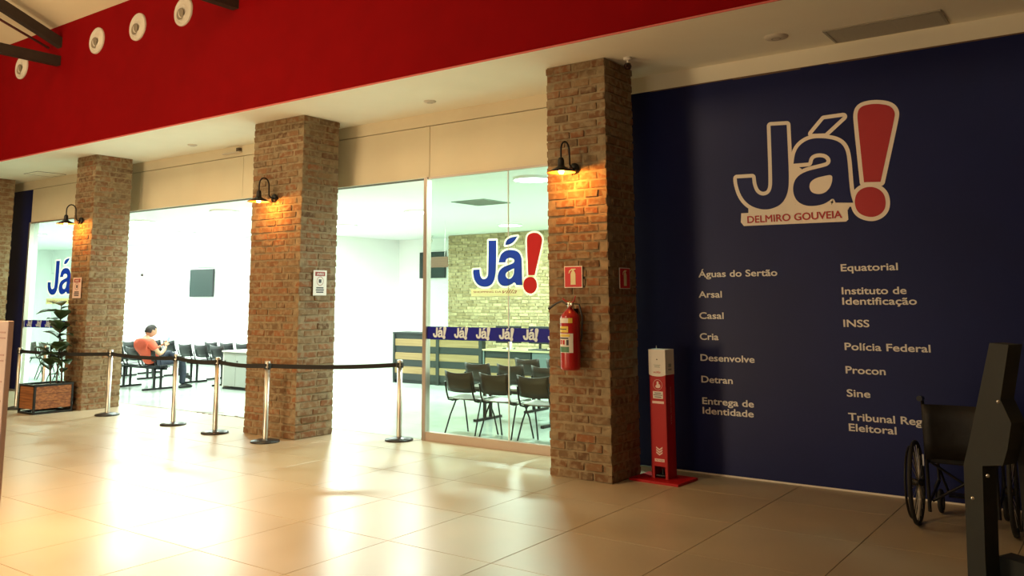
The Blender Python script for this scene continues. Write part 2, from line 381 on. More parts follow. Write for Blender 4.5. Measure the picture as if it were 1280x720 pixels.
# shop interior walls
struct(MB().box(-27, -15.6, 13.3, 13.5, 0, 2.5).build('wall_shop_back', M['white']))
struct(MB().box(-27, -15.6, 13.22, 13.5, 2.5, 3.2).build('wall_shop_back_upper', M['white']))
struct(MB().box(-15.7, -15.6, 13.5, 16.7, 0, 3.2).build('wall_shop_return', M['white']))
struct(MB().box(-15.6, -13.4, 16.6, 16.8, 0, 3.2).build('wall_shop_recess', M['white']))
struct(MB().box(-3.5, -3.3, 8.05, 17.2, 0, 3.2).build('wall_shop_right', M['white']))
struct(MB().box(-27, -15.6, 13.285, 13.3, 0, .10).build('baseboard_back', M['desk_grey']))
kb = struct(MB().box(-13.5, -3.5, 16.12, 16.4, 0, 3.2).build('wall_shop_brick', M['khaki_mortar']))
random.seed(5); groups = [MB(), MB(), MB()]
z = 0.01; row = 0
while z < 3.17:
    x = -13.5-(row % 2)*.13
    while x < -3.6:
        L = random.uniform(.19, .27); a = max(x, -13.5); b = min(x+L-.014, -3.5)
        if b-a > .03: random.choice(groups).box(a, b, 16.108-random.uniform(0, .012), 16.13, z+random.uniform(0, .006), z+.06)
        x += L
    z += .074; row += 1
for q, col in zip(groups, ((.34,.26,.13), (.50,.40,.22), (.41,.32,.175))):
    o = q.build('wall_bricks', mat('khaki_brick_%d' % int(col[0]*100), col, .9, noise=.3, scale=11), kb); o['kind'] = 'stuff'
# threshold line and shop front
struct(MB().box(-13.1, -9.3, 7.885, 7.905, 0, .003).build('trim_3', M['line']))
def glass_front(n, x0, x1, joints, left=False):
    fr = struct(MB().box(x0, x1, 7.86, 7.93, 0, .10).build('window_%d' % n, M['alu_rail']))
    bx('frame_post', M['alu'], fr, x0-.0, x0+.055, 7.855, 7.935, 0.0, 3.144)
    bx('frame_post', M['alu'], fr, x1-.04, x1, 7.86, 7.93, .1, 3.144)
    bx('top_channel', M['alu'], fr, x0, x1, 7.87, 7.92, 3.12, 3.144)
    xs = [x0+.055]+joints+[x1-.04]
    for a, b in zip(xs, xs[1:]): bx('glass_pane', M['glass'], fr, a+.003, b-.003, 7.886, 7.896, .1, 3.12)
    for j in joints: bx('glass_joint', M['paper'], fr, j-.005, j+.005, 7.884, 7.898, .1, 3.12)
    return fr
w1 = glass_front(1, -6.985, -4.25, [-5.724])
w2 = glass_front(2, -17.04, -13.72, [-15.2])

# ------------------------------------------------------------------ logo and lettering
W = dict(
J=[(-1.054,1.869,1),(-0.902,1.859,1),(-0.903,1.358),(-0.921,1.213),(-0.984,1.114),(-1.09,1.075),(-1.186,1.079),(-1.292,1.124),(-1.369,1.215),(-1.404,1.336),(-1.406,1.395,1),(-1.256,1.39,1),(-1.251,1.313),(-1.222,1.24),(-1.165,1.206),(-1.105,1.217),(-1.069,1.266),(-1.06,1.371)],
a=[(-0.856,1.485,1),(-0.719,1.484,1),(-0.707,1.526),(-0.675,1.554),(-0.615,1.562),(-0.547,1.541),(-0.514,1.487),(-0.536,1.438),(-0.622,1.423),(-0.754,1.403),(-0.844,1.352),(-0.878,1.251),(-0.854,1.146),(-0.78,1.089),(-0.68,1.077),(-0.584,1.095),(-0.515,1.146),(-0.498,1.097,1),(-0.346,1.086,1),(-0.363,1.151),(-0.371,1.251),(-0.374,1.493),(-0.393,1.596),(-0.452,1.66),(-0.568,1.695),(-0.688,1.705),(-0.781,1.665),(-0.836,1.592)],
hole=[(-0.512,1.354),(-0.515,1.294),(-0.538,1.235),(-0.585,1.192),(-0.645,1.182),(-0.703,1.203),(-0.725,1.25),(-0.713,1.3),(-0.667,1.333),(-0.587,1.347)],
acc=[(-0.673,1.747,1),(-0.559,1.868,1),(-0.39,1.871,1),(-0.556,1.737,1)],
ex=[(-0.266,1.886),(-0.24,1.939),(-0.167,1.955),(-0.075,1.947),(0.012,1.917),(0.049,1.86),(0.039,1.796),(-0.107,1.253,1),(-0.245,1.261,1),(-0.267,1.805)],
dot=[(-0.072,1.075),(-0.091,0.995),(-0.162,0.948),(-0.244,0.953),(-0.317,0.999),(-0.338,1.09),(-0.31,1.177),(-0.244,1.217),(-0.159,1.214),(-0.089,1.16)],
plate=[(-1.376,1.055,1),(-0.399,1.05,1),(-0.396,0.939,1),(-0.416,0.922,1),(-1.355,0.932,1),(-1.384,0.97,1)],
mid=[(-0.899,1.441,1),(-0.842,1.477,1),(-0.783,1.43,1),(-0.871,1.292,1),(-0.86,1.105,1),(-0.484,1.08,1),(-0.369,1.072,1),(-0.412,0.995,1),(-1.307,1.029,1),(-1.304,1.103,1),(-1.091,1.058,1),(-0.962,1.123,1),(-0.905,1.233,1)])
G = dict(
J=[(-0.103,0.673,1),(0.009,0.672,1),(0.006,0.35),(-0.007,0.249),(-0.047,0.173),(-0.111,0.142),(-0.192,0.14),(-0.266,0.17),(-0.315,0.228),(-0.332,0.306),(-0.327,0.342,1),(-0.233,0.345,1),(-0.228,0.278),(-0.2,0.233),(-0.152,0.23),(-0.111,0.263),(-0.106,0.352)],
a=[(0.041,0.415,1),(0.135,0.416,1),(0.151,0.453),(0.198,0.467),(0.252,0.454),(0.27,0.425),(0.236,0.397),(0.143,0.378),(0.064,0.342),(0.026,0.273),(0.029,0.21),(0.067,0.159),(0.142,0.143),(0.22,0.163),(0.266,0.194),(0.289,0.156,1),(0.373,0.155,1),(0.368,0.279),(0.367,0.403),(0.36,0.478),(0.314,0.536),(0.222,0.558),(0.128,0.549),(0.065,0.5)],
hole=[(0.259,0.344,1),(0.257,0.281),(0.22,0.232),(0.173,0.227),(0.138,0.259),(0.146,0.296),(0.189,0.32)],
acc=[(0.136,0.612,1),(0.149,0.662),(0.207,0.697),(0.308,0.705,1),(0.272,0.657),(0.214,0.617)],
ex=[(0.437,0.674),(0.456,0.717),(0.521,0.737),(0.596,0.726),(0.643,0.678),(0.641,0.616),(0.539,0.263,1),(0.452,0.265,1),(0.437,0.625)],
dot=[(0.572,0.15),(0.552,0.092),(0.5,0.058),(0.44,0.066),(0.395,0.106),(0.382,0.155),(0.4,0.217),(0.449,0.245),(0.516,0.244),(0.556,0.208)])
def logo(root, L, y, r, m_out, m_let, m_ex, sc=1.0, th=.0015):
    S = {k: [(x*sc, z*sc) for x, z in smooth_loop(v, 3 if sc > .5 else 1)] for k, v in L.items()}
    yy = y-.0012
    for k, lp in S.items():
        if k in ('mid', 'plate') or (k == 'hole' and 'mid' in S): continue
        mb = MB(); stroke_mb(mb, lp, r*sc*(.6 if k == 'hole' else 1), yy, k == 'hole'); yy -= .0002; mb.build('logo_outline', m_out, root)
    if 'plate' in S: flat('logo_backing', [S['plate']], m_out, root, (0, y-.0024, 0), .0002)
    if 'mid' in S: flat('logo_backing', [S['mid']], m_out, root, (0, y-.0008, 0), .0002)
    if m_let:
        flat('letter', [S['J']], m_let, root, (0, y-.003, 0), th); flat('letter', [S['a'], S['hole']], m_let, root, (0, y-.003, 0), th)
        flat('accent', [S['acc']], m_let, root, (0, y-.003, 0), th)
        if 'mid' in S: flat('letter_counter', [S['hole']], m_out, root, (0, y-.0022, 0), .0004)
    flat('exclamation_mark', [S['ex']], m_ex, root, (0, y-.003, 0), th); flat('exclamation_dot', [S['dot']], m_ex, root, (0, y-.003, 0), th)
ws = thing('wall_logo', 'large Já! logo on the navy wall above the columns of names', 'logo', (-1.6, YB, 1.4))
def shift(L, dx, dz): return {k: [(p[0]+dx, p[1]+dz)+tuple(p[2:]) for p in v] for k, v in L.items()}
# coordinates above are relative to (-1.6, 1.4) with z measured from 1.4 minus base
logo(ws, shift(W, 0, 0), 0, .036, M['cream'], M['navy'], M['logo_red'])
text('caption', 'DELMIRO GOUVEIA', M['logo_red'], ws, (-1.316, -.005, .958), .867, .068, .02)

LEFT = [("Águas do Sertão",-3.432,1.855,.775),("Arsal",-3.436,1.658,.233),("Casal",-3.437,1.455,.244),("Cria",-3.439,1.255,.187),("Desenvolve",-3.44,1.055,.532),("Detran",-3.438,.851,.31),("Entrega de\nIdentidade",-3.436,.649,.504)]
RIGHT = [("Equatorial",-2.083,1.884,.469),("Instituto de\nIdentificação",-2.086,1.681,.603),("INSS",-2.087,1.398,.213),("Polícia Federal",-2.088,1.198,.685),("Procon",-2.091,.997,.325),("Sine",-2.092,.8,.191),("Tribunal Regional\nEleitoral",-2.091,.6,.80)]
for s, x, z, wd in LEFT+RIGHT:
    root = thing('wall_lettering', 'cream lettering reading %s on the navy wall' % s.replace('\n', ' '), 'lettering', (x, YB, z), group='names of services on the navy wall')
    ls = s.split('\n')
    wl = {'Entrega de': .504, 'Identidade': .498, 'Instituto de': .528, 'Identificação': .603, 'Tribunal Regional': .80, 'Eleitoral': .382}
    for k, l in enumerate(ls):
        text('text_line', l, M['text'], root, (0, -.003, -.09*k), wl.get(l, wd), .064, .022)

gl = thing('glass_logo', 'blue Já! logo with red exclamation mark on the glass beside the right brick pillar', 'logo', (-5.9, 7.884, 1.65))
logo(gl, G, 0, .022, M['g_cream'], M['logo_blue'], M['g_red'])
MB().rbox(-.36, .38, -.0012, -.0004, .035, .115, .0003).build('logo_plate', M['g_cream'], gl)
text('caption', 'SHOPPING DA', M['g_dkred'], gl, (-.323, -.002, .074), .40, .022, .01)
text('caption', 'villa', M['g_dkred'], gl, (.095, -.002, .066), .2, .05, .0, shear=.4)
gl2 = thing('glass_logo', 'blue Já logo on the glass left of the planter, half hidden by the brick pillar', 'logo', (-15.83, 7.884, 1.60))
logo(gl2, G, 0, .022, M['g_cream'], M['logo_blue'], M['g_red'], 1.16)
MB().box(-.40, .42, -.0012, -.0004, .0, .10).build('logo_plate', M['g_cream'], gl2)
text('caption', 'SHOPPING DA villa', M['g_dkred'], gl2, (-.36, -.002, .03), .7, .035, .01)
def band(x0, x1, z0, z1, xs, label):
    b = MB().box(x0, x1, 7.8825, 7.8855, z0, z1).build('glass_band', M['band']); tag(b, label, 'sticker')
    for x in xs:
        mb = MB(); S = {k: [((px-.1)*.21, (pz-.38)*.21) for px, pz in smooth_loop(v, 1)] for k, v in G.items()}
        for k in ('J', 'a', 'acc', 'ex', 'dot'): stroke_mb(mb, S[k], .003, 0)
        o = mb.build('small_logo', M['mini'], b, (x, 7.8815, (z0+z1)/2))
        flat('small_logo', [S['J'], S['a'], S['hole']], M['mini'], b, (x, 7.881, (z0+z1)/2), .0004)
        flat('small_logo', [S['acc'], S['ex']], M['mini'], b, (x, 7.881, (z0+z1)/2), .0004)
        flat('small_logo', [S['dot']], M['mini'], b, (x, 7.881, (z0+z1)/2), .0004)
band(-6.93, -4.3, 1.18, 1.33, (-6.747, -6.419, -6.094, -5.762, -5.431, -5.1, -4.75), 'blue band of small white Já! logos across the glass beside the right pillar')
band(-16.98, -13.75, 1.17, 1.305, (-16.808, -16.458, -16.117, -15.78, -15.44, -15.1, -14.77, -14.4, -14.0), 'blue band of small white logos across the left glass behind the planter')

# ------------------------------------------------------------------ brick pillars
random.seed(11)
def brick_mesh(seed):
    rr = random.Random(seed); bm = bmesh.new(); bmesh.ops.create_cube(bm, size=1)
    bmesh.ops.bevel(bm, geom=bm.edges[:], offset=.05, segments=1, affect='EDGES')
    for v in bm.verts: v.co += Vector([rr.uniform(-.035, .035) for _ in range(3)])
    me = bpy.data.meshes.new('brick'); bm.to_mesh(me); bm.free(); me.materials.append(M['brick']); return me
BR = [brick_mesh(s) for s in range(10)]
def pillar(label, x, y, wd, dp, bl=.2, course=.083, limit=300, all_stuff=False):
    root = thing('brick_pillar', label, 'pillar', (x+wd/2, y+dp/2, 0))
    ox, oy = -wd/2, -dp/2
    mcore = MB().box(ox+.0085, -ox-.0085, oy+.0085, -oy-.0085, 0, H-.003).build('mortar_core', M['mortar'], root)
    rest = MB(); n = 0; rows = int(H/course); ch = H/rows; T = .09
    def put(cx, cy, cz, sx, sy, sz, vis):
        nonlocal n
        jx, jy = random.uniform(-.0052, .0052), random.uniform(-.0052, .0052)
        if vis and n < limit and not all_stuff:
            o = bpy.data.objects.new('brick', random.choice(BR)); COL.objects.link(o); o.parent = root
            o.location = (cx+jx, cy+jy, cz); o.scale = (sx, sy, sz); n += 1
        else: rest.box(cx-sx/2+jx, cx+sx/2+jx, cy-sy/2+jy, cy+sy/2+jy, cz-sz/2, cz+sz/2)
    def split(a, b):
        k = max(1, round((b-a)/(bl+.016))); cuts = [a]+sorted(a+(b-a)*(i+random.uniform(-.22, .22))/k for i in range(1, k))+[b]
        return list(zip(cuts, cuts[1:]))
    gp = .009
    for r in range(rows):
        z = (r+.5)*ch+random.uniform(-.003, .003); sz = ch-.017-random.uniform(0, .008); ev = r % 2
        sz = min(sz, 2*(H-.004-z), 2*z-.001) if r in (0, rows-1) else sz
        fa, fb = (ox, -ox-T) if ev else (ox+T, -ox)
        sa, sb = (oy, -oy-T) if ev else (oy+T, -oy)
        for a, b in split(fa, fb): put((a+b)/2, oy+T/2, z, b-a-2*gp+(.0), T, sz, True)            # front
        for a, b in split(sa, sb): put(-ox-T/2, (a+b)/2, z, T, b-a-2*gp, sz, True)               # right side
        for a, b in split(-fb, -fa): put((a+b)/2, -oy-T/2, z, b-a-2*gp, T, sz, False)            # back
        for a, b in split(-sb, -sa): put(ox+T/2, (a+b)/2, z, T, b-a-2*gp, sz, False)             # left
    o = rest.build('brick_backing', M['brick'], root); o['kind'] = 'stuff'
    return root
p1 = pillar('brown brick pillar carrying the fire extinguisher, beside the navy wall', -4.60, 6.99, .672, .56)
p2 = pillar('wide brick pillar with a white notice on its right side, middle of the shop front', -9.19, 6.99, .97, .60, .235, .0855)
p3 = pillar('brick pillar behind the wooden planter', -13.69, 6.99, .58, .62)
p4 = pillar('brick pillar at the far left edge beside the dark blue panel', -17.75, 6.99, .60, .62, all_stuff=True)

# ------------------------------------------------------------------ gooseneck lamps
def lamp(x, zb, label):
    root = thing('wall_lamp', label, 'lamp', (x, 6.975, zb), group='gooseneck lamps on the brick pillars')
    MB().lathe([(0, .0), (.055, .0), (.055, -.012), (.03, -.03), (0, -.032)], n=20, axis='Y').build('wall_plate', M['black_metal'], root)
    pts = [(0, -.02, 0), (0, -.06, .0), (0, -.085, .03), (0, -.09, .10)]+[(0, -.165+.075*math.cos(a), .15+.09*math.sin(a)) for a in [i*math.pi/10 for i in range(11)]]+[(0, -.24, .10), (0, -.24, .07)]
    MB().tube(pts, .009, 10).build('gooseneck', M['black_metal'], root)
    MB().tube([(0, -.03, -.0), (0, -.04, -.07)], .006, 8).build('switch', M['black_metal'], root)
    sh = MB().lathe([(0, .075), (.022, .075), (.03, .05), (.032, .0), (.04, -.012), (.075, -.03), (.135, -.062), (.137, -.066)], (0, -.24, 0), 32).build('lamp_shade', M['black_metal'], root)
    MB().lathe([(.134, -.067), (.073, -.034), (.036, -.016), (0, -.012)], (0, -.24, 0), 32).build('shade_lining', M['shade_in'], sh)
    MB().lathe([(0, -.082), (.016, -.079), (.026, -.064), (.027, -.05), (.014, -.02), (.012, -.014)], (0, -.24, 0), 16).build('bulb', M['bulb'], root)
    l = bpy.data.lights.new('bulb_light', 'POINT'); l.energy = 22; l.color = (1, .37, .055); l.shadow_soft_size = .02
    o = bpy.data.objects.new('bulb_light', l); COL.objects.link(o); o.location = (x, 6.975-.19, zb-.098)
lamp(-4.27, 2.895, 'lit black gooseneck lamp above the fire extinguisher')
lamp(-8.72, 2.93, 'lit black gooseneck lamp on the middle brick pillar')
lamp(-13.42, 2.91, 'lit black gooseneck lamp on the pillar behind the planter')

# ------------------------------------------------------------------ signs on the pillars
def frame_front(root, sx=True): pass
def fire_sign(loc, wd, ht, rz, label):
    root = thing('fire_sign', label, 'sign', loc, rz)
    MB().box(-wd/2, wd/2, -.006, 0, -ht/2, ht/2).build('sign_border', M['cream'], root)
    MB().box(-wd/2+.008, wd/2-.008, -.008, -.006, -ht/2+.008, ht/2-.008).build('sign_face', M['red_sign'], root)
    k = ht/.21; c = .028*k
    body = [(-c, -.075*k), (c, -.075*k), (c, .03*k), (c*.7, .05*k), (.01*k, .058*k), (.01*k, .066*k), (.03*k, .072*k), (.03*k, .08*k), (-.015*k, .08*k), (-.045*k, .06*k), (-.05*k, .035*k), (-.042*k, .035*k), (-.034*k, .055*k), (-.01*k, .066*k), (-.01*k, .058*k), (-c*.7, .05*k), (-c, .03*k)]
    flat('extinguisher_symbol', [body], M['photolum'], root, (0, -.0095, 0), .001)
fire_sign((-4.30, 6.978, 1.857), .20, .205, 0, 'red square fire extinguisher sign facing the hall above the extinguisher')
fire_sign((-3.918, 7.278, 1.842), .205, .20, math.pi/2, 'red fire extinguisher sign on the shaded side of the pillar next to the navy wall')
def notice(loc, wd, ht, rz, label, pinkish):
    root = thing('notice', label, 'sign', loc, rz)
    MB().box(-wd/2, wd/2, -.004, 0, -ht/2, ht/2).build('sheet', M['pink'] if pinkish else M['paper'], root)
    MB().box(-wd*.37, wd*.37, -.006, -.004, ht*.27, ht*.44).build('header_bar', M['g_dkred'], root)
    text('heading', 'AVISO', M['paper'], root, (0, -.007, ht*.31), wd*.5, ht*.09, .02, align='CENTER')
    ring = MB(); lp = [(.05*math.cos(a*math.pi/12), .05*math.sin(a*math.pi/12)+ht*.07) for a in range(24)]; stroke_mb(ring, lp, .006, -.006); ring.build('prohibition_ring', M['g_dkred'], root)
    MB().box(-.02, .02, -.006, -.004, ht*.0, ht*.14).build('pictogram', M['dark_ink'], root)
    for i in range(3): MB().box(-wd*(.27+.03*(i%2)), wd*(.27+.03*(i%2)), -.0055, -.004, -ht*(.2+.085*i)-.008, -ht*(.2+.085*i)+.008).build('print_line', M['dark_ink'], root)
notice((-8.205, 7.305, 1.862), .215, .31, math.pi/2, 'white notice with red heading on the right side of the middle pillar', False)
notice((-13.41, 6.975, 1.855), .25, .32, 0, 'pinkish notice on the front of the pillar behind the planter', True)

# ------------------------------------------------------------------ fire extinguisher
ex = thing('fire_extinguisher', 'red fire extinguisher with labels hanging on the brick pillar', 'fire extinguisher', (-4.275, 6.865, 1.0))
R = .092
MB().lathe([(0, .004), (R-.02, 0), (R-.004, .01), (R, .03), (R, .47), (R-.01, .50), (R-.035, .53), (.035, .55), (.03, .56), (0, .56)], n=32).build('cylinder', M['red_gloss'], ex)
MB().lathe([(0, .555), (.024, .555), (.024, .60), (.03, .605), (.03, .62), (0, .622)], n=16).build('valve', M['chrome'], ex)
hb = MB().tube([(0, 0, .61), (-.03, -.01, .625), (-.07, -.02, .655)], [.01, .008, .006]); hb.build('lever', M['red_gloss'], ex)
MB().tube([(.0, 0, .60), (.05, -.01, .63), (.075, -.02, .675)], [.009, .007, .006]).build('carry_handle', M['red_gloss'], ex)
MB().lathe([(0, -.012), (.018, -.012), (.018, .012), (0, .012)], (.03, -.02, .60), 14, 'Y').build('pressure_gauge', M['chrome'], ex)
MB().tube([(-.02, -.02, .60), (-.07, -.03, .63), (-.13, -.03, .61), (-.19, -.03, .575), (-.215, -.03, .56)], [.009, .009, .009, .010, .014]).build('hose', M['black_plastic'], ex)
MB().tube([(.02, .01, .61), (.09, .02, .60), (.115, .03, .48), (.105, .03, .30), (.1, .02, .26)], .008).build('discharge_tube', M['black_plastic'], ex)
def label_arc(z0, z1, a0, a1, m, nm='label', r=R+.0012):
    mb = MB(); k = 10; vs = []
    for i in range(k+1):
        a = math.radians(a0+(a1-a0)*i/k); vs += [(r*math.sin(a), -r*math.cos(a), z0), (r*math.sin(a), -r*math.cos(a), z1)]
    mb.add(vs, [(2*i, 2*i+2, 2*i+3, 2*i+1) for i in range(k)], True); mb.build(nm, m, ex)
label_arc(.43, .475, -50, 20, M['paper']); label_arc(.43, .475, 20, 45, M['yellow'])
label_arc(.345, .40, -60, 20, M['yellow']); label_arc(.37, .378, -50, 10, M['dark_ink'], 'print_line', R+.002)
label_arc(.16, .335, -62, 48, M['paper']); label_arc(.305, .328, -60, 30, M['yellow'], r=R+.002); label_arc(.165, .215, -58, 24, M['green'], r=R+.002)
label_arc(.285, .298, -58, 20, M['dark_ink'], 'print_line', R+.002)
for a in (-55, -35, -15): label_arc(.235, .275, a, a+13, M['g_red'], 'hazard_icon', R+.002)
label_arc(.228, .278, 8, 22, M['dark_ink'], 'hazard_icon', R+.002)
MB().box(-.02, .02, .06, .115, .50, .56).build('bracket', M['black_metal'], ex)

# ------------------------------------------------------------------ sanitizer totem
st = thing('sanitizer_dispenser', 'red floor standing hand sanitizer dispenser with white top by the navy wall', 'dispenser', (-3.635, 7.44, 0), math.radians(-3))
MB().prism_y([(-.25, 0), (.25, 0), (.25, .022), (-.25, .022)], -.21, .17).build('base_plate', M['red_panel'], st)
mb = MB()
W2, D2 = .085, .08
mb.box(-W2, W2, D2-.008, D2, .022, .96); mb.box(-W2, -W2+.008, -D2, D2, .022, .96); mb.box(W2-.008, W2, -D2, D2, .022, .96)
mb.box(-W2, W2, -D2, -D2+.008, .13, .96); mb.box(-W2, -W2+.03, -D2, -D2+.008, .022, .13); mb.box(W2-.03, W2, -D2, -D2+.008, .022, .13)
mb.build('column', M['red_panel'], st)
MB().rbox(-.045, .045, -.075, .05, .04, .055, .004).tube([(0, -.02, .055), (0, -.02, .10)], .012).build('foot_pedal', M['black_metal'], st)
# white top with curved lower edge
lp = [(-W2-.002, 1.18), (W2+.002, 1.18), (W2+.002, .955)]+[(W2*math.cos(a), .955-.02*math.sin(a)) for a in [i*math.pi/10 for i in range(1, 10)]]+[(-W2-.002, .955)]
top = MB().prism_y(lp, -D2-.004, -D2).build('top_cover', M['paper'], st)
MB().box(-W2-.002, W2+.002, -D2, D2+.003, .95, 1.18).build('top_box', M['paper'], st)
MB().tube([(-.06, .02, 1.18), (-.06, .02, 1.21)], .004).build('nozzle', M['steel'], st)
MB().lathe([(0, -.001), (.006, -.001), (.006, .001), (0, .001)], (0, -D2-.005, 1.09), 12, 'Y').build('sensor', M['dark_ink'], st)
for zz, ww in ((1.04, .035), (1.03, .025), (1.02, .03)): MB().box(-ww, ww, -D2-.0055, -D2-.004, zz-.003, zz+.002).build('print_line', M['desk_grey'], st)
text('caption', 'villa', M['g_red'], st, (-.035, -D2-.0055, .965), .07, .022, .0, shear=.4)
text('side_text', 'SHOPPING DA VILLA', M['pink_ink'], st, (W2+.003, -.01, .84), .34, .02, .0, rot=(math.pi/2, math.pi/2, math.pi/2))
MB().box(W2+.002, W2+.0035, -.03, .03, .99, 1.005).box(W2+.002, W2+.0035, -.025, .025, 1.02, 1.05).build('side_print', M['desk_grey'], st)
rg = MB(); stroke_mb(rg, [(.045*math.cos(a*math.pi/14), .86+.045*math.sin(a*math.pi/14)) for a in range(28)], .0025, -D2-.001); rg.build('symbol_ring', M['pink'], st)
flat('hand_symbol', [smooth_loop([(-.022, .835), (.006, .828), (.028, .838), (.026, .862), (.008, .868), (.012, .885), (.0, .892), (-.012, .885), (-.008, .862), (-.024, .85)], 2)], M['pink'], st, (0, -D2-.0015, 0), .0006)
MB().rbox(-.052, .052, -D2-.002, -D2-.0, .735, .80, .0008).build('info_label', M['paper'], st)
for zz, ww in ((.785, .035), (.768, .045), (.75, .035)): MB().box(-ww, ww, -D2-.003, -D2-.002, zz-.004, zz+.003).build('print_line', M['dark_ink'], st)
MB().box(-.06, .06, -D2-.002, -D2, .69, .712).build('info_strip', M['pink'], st)
for k in range(3):
    z = .285-k*.022; flat('chevron', [[(-.032, z+.02), (0, z), (.032, z+.02), (.032, z+.006), (0, z-.014), (-.032, z+.006)]], M['pink'], st, (0, -D2-.0015, 0), .0006)
MB().box(-.05, .05, -D2-.002, -D2, .172, .197).build('pedal_label', M['pink'], st)
text('pedal_text', 'PISE AQUI', M['g_dkred'], st, (0, -D2-.003, .179), .08, .012, .01, align='CENTER')

# ------------------------------------------------------------------ stanchions and belts
def stanchion():
    r = thing('stanchion', 'x', 'stanchion', group='steel belt stanchions in front of the shop')
    MB().lathe([(0, 0), (.165, 0), (.17, .008), (.165, .02), (.09, .035), (.04, .042), (0, .042)], n=36).build('base', M['black_plastic'], r)
    MB().lathe([(.031, .04), (.031, .86), (0, .86)], n=24).build('post', M['steel'], r)
    MB().lathe([(.027, .86), (.027, .865), (.034, .868), (.034, .925), (.028, .935), (0, .935)], n=24).lathe([(.04, .86), (.04, .872)], n=24).build('cap', M['steel'], r)
    MB().box(-.018, .018, -.043, .043, .845, .905).box(-.043, .043, -.018, .018, .845, .905).build('belt_head', M['black_plastic'], r)
    return r
s0 = stanchion()
SP = [(-14.19, 6.55, 'steel stanchion at the far left beside the wooden planter'), (-14.51, 7.10, 'steel stanchion behind the planter in front of the left glass'), (-12.28, 6.95, 'steel stanchion just right of the planter pillar'),
      (-10.60, 6.93, 'steel stanchion in front of the seated man'), (-9.50, 6.80, 'steel stanchion just left of the middle brick pillar'), (-8.42, 6.72, 'steel stanchion standing right in front of the middle brick pillar'), (-7.2, 7.70, 'steel stanchion beside the glass door post, end of the belt line')]
for i, (x, y, l) in enumerate(SP):
    o = s0 if i == 0 else copy_tree(s0); o.location = (x, y, 0); o['label'] = l
def belt(a, b, label, sag=.02):
    mb = MB(); A = Vector((a[0], a[1])); B = Vector((b[0], b[1])); d = (B-A).normalized(); A = A+d*.045; B = B-d*.045; nrm = Vector((-d.y, d.x))*.0012
    k = 12; vs = []
    for i in range(k+1):
        t = i/k; p = A.lerp(B, t); z = .876-sag*4*t*(1-t)
        vs += [(p.x+nrm.x, p.y+nrm.y, z-.025), (p.x+nrm.x, p.y+nrm.y, z+.025), (p.x-nrm.x, p.y-nrm.y, z-.025), (p.x-nrm.x, p.y-nrm.y, z+.025)]
    fs = []
    for i in range(k):
        o = 4*i; fs += [(o, o+4, o+5, o+1), (o+2, o+3, o+7, o+6), (o+1, o+5, o+7, o+3), (o, o+2, o+6, o+4)]
    mb.add(vs, fs); tag(mb.build('barrier_belt', M['belt']), label, 'belt', 'black belts between the stanchions')
for a, b, l in ((0, 2, 'black belt passing in front of the planter plant'), (2, 3, 'black belt from beside the planter pillar to the seated man'), (3, 4, 'short black belt left of the middle pillar, in front of the white desk'),
             (4, 5, 'black belt crossing the front of the middle pillar'), (5, 6, 'long black belt across the open entrance right of the middle pillar')):
    belt(SP[a], SP[b], l)

# ------------------------------------------------------------------ planter and plant
pl = thing('planter_box', 'wooden planter box in a black metal frame before the left pillar', 'planter', (-13.43, 6.62, 0))
a, b, c, d = -.235, .235, -.29, .29
fr = MB()
for x in (a, b-.03):
    for y in (c, d-.03): fr.box(x, x+.03, y, y+.03, 0, .43)
for z in (.0, .40):
    fr.box(a+.03, b-.03, c, c+.03, z, z+.03); fr.box(a+.03, b-.03, d-.03, d, z, z+.03); fr.box(a, a+.03, c+.03, d-.03, z, z+.03); fr.box(b-.03, b, c+.03, d-.03, z, z+.03)
fr.build('frame', M['black_metal'], pl)
for k in range(3):
    z = .075+k*.108
    for nm, q in (('f', (a+.03, b-.03, c+.006, c+.024)), ('k', (a+.03, b-.03, d-.024, d-.006)), ('l', (a+.006, a+.024, c+.03, d-.03)), ('r', (b-.024, b-.006, c+.03, d-.03))):
        MB().box(*q, z, z+.105).build('plank', M['wood_dark'], pl)
MB().box(a+.025, b-.025, c+.025, d-.025, .08, .36).build('soil', M['soil'], pl)
pt = thing('potted_plant', 'dark green large leaved plant growing in the wooden planter', 'plant', (-13.39, 6.74, .36))
def leaf(base, ang, tilt, L, Wd):
    vs = []; n = 8
    ca, sa = math.cos(ang), math.sin(ang)
    prof = [.05, .55, .9, 1, .98, .85, .6, .3, .02]
    for i in range(n+1):
        t = i/n; r = L*t; z = r*math.sin(tilt)-.35*L*t*t; rr = r*math.cos(tilt); w_ = Wd/2*prof[i]*(1+.08*math.sin(i*2.5))
        for s, dz in ((-1, .25), (0, 0), (1, .25)):
            vs.append((base[0]+ca*rr-sa*s*w_, base[1]+sa*rr+ca*s*w_, base[2]+z+dz*w_))
    return MB().add(vs, [(3*i+j, 3*i+j+1, 3*i+j+4, 3*i+j+3) for i in range(n) for j in range(2)], True)
stems = [[(0, 0, 0), (.02, .0, .4), (-.03, .02, .8), (.0, .0, 1.22)], [(-.06, -.05, 0), (-.10, -.06, .3), (-.14, -.05, .62)], [(.06, .05, 0), (.09, .02, .35), (.08, .0, .7)]]
for s in stems: MB().tube(s, [.014, .012, .010, .008][:len(s)], 8).build('stem', M['stem'], pt)
random.seed(21)
LV = []
for si, s in enumerate(stems):
    top = s[-1][2]
    for k in range(18 if si == 0 else 7):
        t = .3+.7*k/(17 if si == 0 else 6); z = top*t; idx = min(int(t*(len(s)-1)), len(s)-2); u = t*(len(s)-1)-idx
        p = Vector(s[idx]).lerp(Vector(s[idx+1]), u); LV.append((p, k*2.4+si*1.1, random.uniform(.2, 1.0), random.uniform(.27, .38)))
